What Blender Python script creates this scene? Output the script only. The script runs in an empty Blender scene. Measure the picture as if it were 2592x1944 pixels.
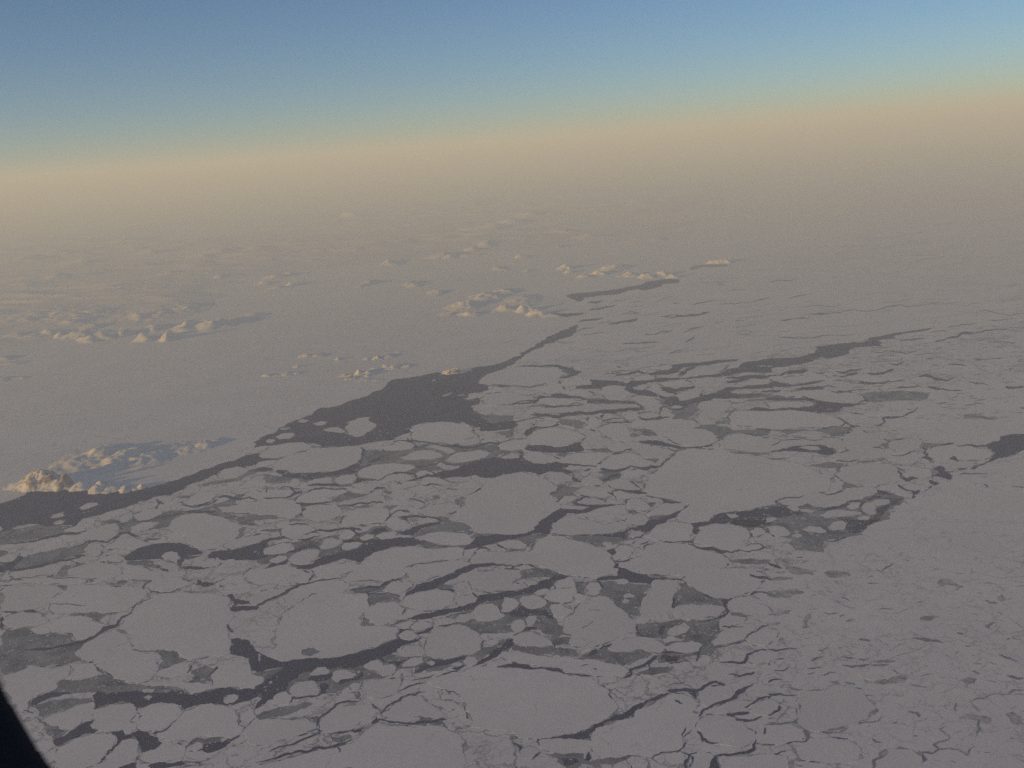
# Sea ice, landfast ice and snow islands seen from an airliner.  Units: metres.
import bpy, bmesh, math, random
import numpy as np
from mathutils import Matrix, Vector, noise
from mathutils.geometry import tessellate_polygon

SC = bpy.context.scene
COL = SC.collection
rnd = random.Random(7)

# ------------------------------------------------------------------ camera
CAM_H = 10000.0
PX_W, PX_H = 2592.0, 1944.0          # the picture's own pixel frame, used to read outlines off it
HFOV = math.radians(55.0)
FPX = PX_W / 2 / math.tan(HFOV / 2)
PITCH = math.atan((972 - 372) / FPX)
ROLL = math.radians(4.3)
fwd = Vector((0, math.cos(PITCH), -math.sin(PITCH)))
r0 = Vector((1, 0, 0)); u0 = Vector((0, math.sin(PITCH), math.cos(PITCH)))
right = r0 * math.cos(ROLL) - u0 * math.sin(ROLL)
up = r0 * math.sin(ROLL) + u0 * math.cos(ROLL)
camd = bpy.data.cameras.new('camera')
cam = bpy.data.objects.new('camera', camd); COL.objects.link(cam)
cam.matrix_world = Matrix(((right.x, up.x, -fwd.x, 0), (right.y, up.y, -fwd.y, 0), (right.z, up.z, -fwd.z, CAM_H), (0, 0, 0, 1)))
camd.sensor_width = 36.0
camd.lens = 18.0 / math.tan(HFOV / 2)
camd.clip_start = 0.02; camd.clip_end = 3.0e6
camd.dof.use_dof = True; camd.dof.focus_distance = 40000.0; camd.dof.aperture_fstop = camd.lens / 1.5
SC.camera = cam

# ------------------------------------------------------------------ light, sky, exposure
SUN_EL = math.radians(7.5)
SUN_AZ = math.radians(238.0)          # clockwise from +Y: low, from behind the left shoulder
w = bpy.data.worlds.new('World'); SC.world = w; w.use_nodes = True
nt = w.node_tree; bg = nt.nodes['Background']
sky = nt.nodes.new('ShaderNodeTexSky'); sky.sky_type = 'NISHITA'; sky.sun_disc = False
sky.sun_elevation = SUN_EL; sky.sun_rotation = SUN_AZ
sky.altitude = 0.0; sky.air_density = 0.62; sky.dust_density = 0.2; sky.ozone_density = 2.9
nt.links.new(sky.outputs[0], bg.inputs[0]); bg.inputs[1].default_value = 0.115
sd = bpy.data.lights.new('sun', 'SUN'); sd.energy = 5.0; sd.angle = math.radians(0.53); sd.color = (1.0, 0.745, 0.31)
so = bpy.data.objects.new('sun', sd); COL.objects.link(so)
sdir = Vector((math.sin(SUN_AZ) * math.cos(SUN_EL), math.cos(SUN_AZ) * math.cos(SUN_EL), math.sin(SUN_EL)))
so.rotation_euler = sdir.to_track_quat('Z', 'Y').to_euler(); so.location = (0, 0, 12000)
SC.view_settings.view_transform = 'Standard'; SC.view_settings.look = 'None'
SC.view_settings.gamma = 1.0; SC.view_settings.exposure = -0.09
SC.render.engine = 'CYCLES'
SC.cycles.use_denoising = False
SC.cycles.volume_bounces = 1

HAZE_KM = 80.0                         # distance over which things fade to 1/e
HAZE_TOP = 12700.0

# ------------------------------------------------------------------ geometry helpers
def ray(x, y):
    return (right * (x - PX_W / 2) + up * (PX_H / 2 - y) + fwd * FPX)
def ground(x, y):
    """Where the line of sight of picture point (x, y) meets the sea."""
    d = ray(x, y)
    z = min(d.z, -FPX * 0.012)
    t = CAM_H / -z
    return Vector((d.x * t, d.y * t))
def scale_at(x, y):
    """Metres per picture pixel, across the line of sight, at that ground point."""
    g = ground(x, y)
    return math.sqrt(g.x ** 2 + g.y ** 2 + CAM_H ** 2) / FPX
def pts(s):
    return [tuple(float(v) for v in p.split(',')) for p in s.split()]
def chaikin(p):
    o = []
    for i in range(len(p)):
        a, b = p[i], p[(i + 1) % len(p)]
        o.append((a[0] * .91 + b[0] * .09, a[1] * .91 + b[1] * .09)); o.append((a[0] * .09 + b[0] * .91, a[1] * .09 + b[1] * .91))
    return o
def rough(p, amp, levels=2, r=rnd):
    """Break straight edges of a ground outline into a natural, ragged line."""
    for _ in range(levels):
        o = []
        for i in range(len(p)):
            a, b = p[i], p[(i + 1) % len(p)]
            dx, dy = b[0] - a[0], b[1] - a[1]
            k = max(-1.6, min(1.6, r.gauss(0, 1))) * amp
            o.append(a); o.append(((a[0] + b[0]) / 2 - dy * k, (a[1] + b[1]) / 2 + dx * k))
        p = o
    return p
def on_ground(p):
    return [tuple(ground(x, y)) for x, y in p]
def area2(p):
    return sum(p[i][0] * p[(i + 1) % len(p)][1] - p[(i + 1) % len(p)][0] * p[i][1] for i in range(len(p)))

class MB:
    def __init__(s): s.v = []; s.f = []
    def sheet(s, p, z):
        if area2(p) < 0: p = p[::-1]
        b = len(s.v); s.v += [(x, y, z) for x, y in p]
        for t in tessellate_polygon([[Vector((x, y, 0)) for x, y in p]]):
            a, c, d = t
            A, B, D = p[a], p[c], p[d]
            if (B[0] - A[0]) * (D[1] - A[1]) - (B[1] - A[1]) * (D[0] - A[0]) < 0: c, d = d, c
            s.f.append((b + a, b + c, b + d))
    def slab(s, p, z, z0=-0.5):
        if area2(p) < 0: p = p[::-1]
        s.sheet(p, z)
        n = len(p); b = len(s.v)
        s.v += [(x, y, z) for x, y in p] + [(x, y, z0) for x, y in p]
        for i in range(n):
            j = (i + 1) % n
            s.f.append((b + i, b + n + i, b + n + j, b + j))
    def build(s, name, mat, origin=(0, 0, 0), smooth=False, parent=None):
        me = bpy.data.meshes.new(name)
        ox, oy, oz = origin
        me.from_pydata([(x - ox, y - oy, z - oz) for x, y, z in s.v], [], s.f)
        me.materials.append(mat)
        if smooth: me.polygons.foreach_set('use_smooth', [True] * len(me.polygons))
        me.update()
        o = bpy.data.objects.new(name, me); COL.objects.link(o); o.location = origin
        if parent: o.parent = parent
        return o
def tag(o, label=None, cat=None, group=None, kind=None):
    if label: o['label'] = label
    if cat: o['category'] = cat
    if group: o['group'] = group
    if kind: o['kind'] = kind
    return o

# ------------------------------------------------------------------ materials
class NT:
    def __init__(s, name):
        s.m = bpy.data.materials.new(name); s.m.use_nodes = True
        s.t = s.m.node_tree; s.b = s.t.nodes['Principled BSDF']
        s.b.inputs['Specular IOR Level'].default_value = 0.25
        s.pos = s.t.nodes.new('ShaderNodeNewGeometry').outputs['Position']
    def n(s, typ, **kw):
        x = s.t.nodes.new(typ)
        for k, v in kw.items():
            if k in x.inputs: x.inputs[k].default_value = v
            else: setattr(x, k, v)
        return x
    def l(s, a, b): s.t.links.new(a, b)
    def noise(s, scale, detail=4, rough=.55, dist=0.0, vec=None):
        x = s.n('ShaderNodeTexNoise', Scale=scale, Detail=detail, Roughness=rough, Distortion=dist)
        s.l(vec or s.pos, x.inputs['Vector']); return x.outputs['Fac']
    def ramp(s, fac, stops, interp='LINEAR'):
        x = s.n('ShaderNodeValToRGB'); x.color_ramp.interpolation = interp
        e = x.color_ramp.elements
        while len(e) < len(stops): e.new(0.5)
        for i, (p, c) in enumerate(stops):
            e[i].position = p; e[i].color = (c if isinstance(c, tuple) else (c, c, c)) + (1,)
        s.l(fac, x.inputs['Fac']); return x.outputs['Color']
    def mix(s, f, a, b):
        x = s.n('ShaderNodeMix', data_type='RGBA')
        for v, k in ((f, 0), (a, 6), (b, 7)):
            if hasattr(v, 'links'): s.l(v, x.inputs[k])
            else: x.inputs[k].default_value = v if k == 0 else tuple(v) + (1,)
        return x.outputs[2]
    def math(s, op, a, b):
        x = s.n('ShaderNodeMath', operation=op)
        for i, v in enumerate((a, b)):
            if hasattr(v, 'links'): s.l(v, x.inputs[i])
            else: x.inputs[i].default_value = v
        return x.outputs[0]
    def col(s, c):
        if hasattr(c, 'links'): s.l(c, s.b.inputs['Base Color'])
        else: s.b.inputs['Base Color'].default_value = tuple(c) + (1,)
    def bump(s, h, dist, strength=1.0):
        x = s.n('ShaderNodeBump', Distance=dist, Strength=strength)
        s.l(h, x.inputs['Height']); s.l(x.outputs[0], s.b.inputs['Normal'])

SNOW = (0.87, 0.81, 0.825)
def snow_colour(k, lo=.88):
    a = k.noise(1 / 2600, 5, .6)
    b = k.noise(1 / 220, 4, .6)
    f = k.math('ADD', k.math('MULTIPLY', a, .7), k.math('MULTIPLY', b, .3))
    g = k.ramp(f, [(.34, tuple(v * lo for v in SNOW)), (.62, SNOW)])
    return g
def mat_floe():
    k = NT('snow_on_floe'); k.b.inputs['Roughness'].default_value = .9
    c = snow_colour(k)
    # a few hairline leads and grey melt stains frozen into the floe
    v = k.n('ShaderNodeTexVoronoi', feature='DISTANCE_TO_EDGE', Scale=1 / 1500)
    wv = k.n('ShaderNodeVectorMath', operation='ADD')
    nz = k.n('ShaderNodeTexNoise', Scale=1 / 500, Detail=4); k.l(k.pos, nz.inputs['Vector'])
    sc_ = k.n('ShaderNodeVectorMath', operation='SCALE', Scale=700); k.l(nz.outputs['Color'], sc_.inputs[0])
    k.l(k.pos, wv.inputs[0]); k.l(sc_.outputs[0], wv.inputs[1]); k.l(wv.outputs[0], v.inputs['Vector'])
    crack = k.ramp(v.outputs['Distance'], [(0.0, 1.0), (.009, 0.0)])
    gate = k.ramp(k.noise(1 / 1300, 3), [(.53, 0.0), (.60, 1.0)])
    c = k.mix(k.math('MULTIPLY', crack, k.math('MULTIPLY', gate, .55)), c, (.34, .33, .35))
    st = k.ramp(k.noise(1 / 330, 6, .7, 1.2), [(.62, 0.0), (.74, 1.0)])
    c = k.mix(k.math('MULTIPLY', st, .45), c, (.42, .41, .42))
    rd = k.n('ShaderNodeObjectInfo').outputs['Random']
    c = k.mix(k.math('MULTIPLY', k.math('POWER', rd, 2.0), .22), c, (.50, .49, .50))
    k.bump(k.noise(1 / 90, 5, .65), 5.0, .35)
    k.col(c); return k.m
def mat_pack(broken=False):
    k = NT('snow_on_broken_ice' if broken else 'snow_on_pack_ice'); k.b.inputs['Roughness'].default_value = .9
    c = snow_colour(k)
    nz = k.n('ShaderNodeTexNoise', Scale=1 / 700, Detail=5, Roughness=.65); k.l(k.pos, nz.inputs['Vector'])
    sc_ = k.n('ShaderNodeVectorMath', operation='SCALE', Scale=900); k.l(nz.outputs['Color'], sc_.inputs[0])
    wv = k.n('ShaderNodeVectorMath', operation='ADD'); k.l(k.pos, wv.inputs[0]); k.l(sc_.outputs[0], wv.inputs[1])
    for scale, wdt, lo, hi, amt in ((1 / 640, .034, .40, .56, .75), (1 / 260, .055, .46, .62, .55), (1 / 1500, .018, .3, .5, .8)) if broken == 1 else ((1 / 520, .026, .40, .58, .6), (1 / 210, .05, .47, .62, .45)) if broken else ((1 / 950, .022, .47, .62, .5), (1 / 420, .045, .50, .64, .38)):
        v = k.n('ShaderNodeTexVoronoi', feature='DISTANCE_TO_EDGE', Scale=scale); k.l(wv.outputs[0], v.inputs['Vector'])
        crack = k.ramp(v.outputs['Distance'], [(0.0, 1.0), (wdt * .4, .8), (wdt, 0.0)])
        gate = k.ramp(k.noise(scale / 3.1, 3, .6), [(lo, 0.0), (hi, 1.0)])
        c = k.mix(k.math('MULTIPLY', crack, k.math('MULTIPLY', gate, amt)), c, (.14, .135, .165) if broken else (.22, .215, .24))
    # small refrozen openings
    st = k.ramp(k.noise(1 / 420, 6, .62, 1.5), [(.60, 0.0), (.66, 1.0)])
    gate = k.ramp(k.noise(1 / 4200, 3), [(.40, 0.15), (.60, 1.0)])
    if broken: gate = .6
    c = k.mix(k.math('MULTIPLY', k.math('MULTIPLY', st, gate), .6), c, (.30, .295, .315))
    k.col(c); return k.m
def mat_fast():
    k = NT('wind_packed_snow'); k.b.inputs['Roughness'].default_value = .9
    a = k.noise(1 / 9000, 5, .6)
    k.col(k.ramp(a, [(.30, (.78, .745, .73)), (.68, (.86, .81, .80))])); return k.m
def mat_grey():
    k = NT('thin_grey_ice'); k.b.inputs['Roughness'].default_value = .6
    a = k.ramp(k.noise(1 / 600, 6, .65, .8), [(.36, (.085, .085, .105)), (.48, (.20, .195, .215)), (.60, (.30, .29, .30)), (.74, (.46, .445, .44))])
    v = k.n('ShaderNodeTexVoronoi', Scale=1 / 130, Randomness=1.0); k.l(k.pos, v.inputs['Vector'])
    sp = k.ramp(v.outputs['Distance'], [(.16, 1.0), (.26, 0.0)])
    gate = k.ramp(k.noise(1 / 520, 3), [(.50, 0.0), (.60, 1.0)])
    k.col(k.mix(k.math('MULTIPLY', k.math('MULTIPLY', sp, gate), .55), a, (.62, .60, .59))); return k.m
def mat_rim():
    k = NT('slush_rim'); k.b.inputs['Roughness'].default_value = .7
    k.col(k.ramp(k.noise(1 / 260, 5, .65), [(.40, (.24, .235, .255)), (.62, (.62, .60, .60))])); return k.m
def mat_water():
    k = NT('open_water'); k.b.inputs['Roughness'].default_value = .6; k.b.inputs['Specular IOR Level'].default_value = .12
    k.b.inputs['IOR'].default_value = 1.33
    a = k.noise(1 / 1800, 5, .6, 1.0)
    k.col(k.ramp(a, [(.36, (.012, .012, .048)), (.58, (.030, .029, .092)), (.80, (.085, .080, .140))])); return k.m
def mat_mount(rock=.5):
    k = NT('snow_and_rock'); k.b.inputs['Roughness'].default_value = .85
    g = k.t.nodes.new('ShaderNodeNewGeometry'); sx = k.n('ShaderNodeSeparateXYZ'); k.l(g.outputs['Normal'], sx.inputs[0])
    sl = k.math('SUBTRACT', 1.0, sx.outputs['Z'])
    f = k.math('ADD', sl, k.math('MULTIPLY', k.math('SUBTRACT', k.noise(1 / 420, 6, .7), .5), 1.1))
    m = k.ramp(f, [(.50 - .35 * rock, 0.0), (.62 - .35 * rock, 1.0)])
    rk = k.ramp(k.noise(1 / 160, 5, .7), [(.35, (.15, .105, .08)), (.65, (.38, .27, .18))])
    k.col(k.mix(k.math('MULTIPLY', m, min(1.0, .35 + rock)), k.mix(.30, snow_colour(k, .92), (.56, .50, .46)), rk))
    k.bump(k.noise(1 / 300, 6, .6), 45.0, .4)
    return k.m
def mat_brash():
    k = NT('broken_ice'); k.b.inputs['Roughness'].default_value = .85
    k.col(k.ramp(k.noise(1 / 150, 3, .6), [(.36, (.33, .325, .335)), (.50, (.55, .535, .53)), (.66, (.80, .775, .755))])); return k.m
M_BROKEN = mat_pack(1); M_RUBBLE = mat_pack(2)
M_FLOE, M_PACK, M_FAST, M_GREY, M_RIM, M_WATER, M_BRASH = mat_floe(), mat_pack(), mat_fast(), mat_grey(), mat_rim(), mat_water(), mat_brash()
M_STREAK = mat_mount(.42)
M_MOUNT, M_ROCKY = mat_mount(.22), mat_mount(.52)

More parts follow.
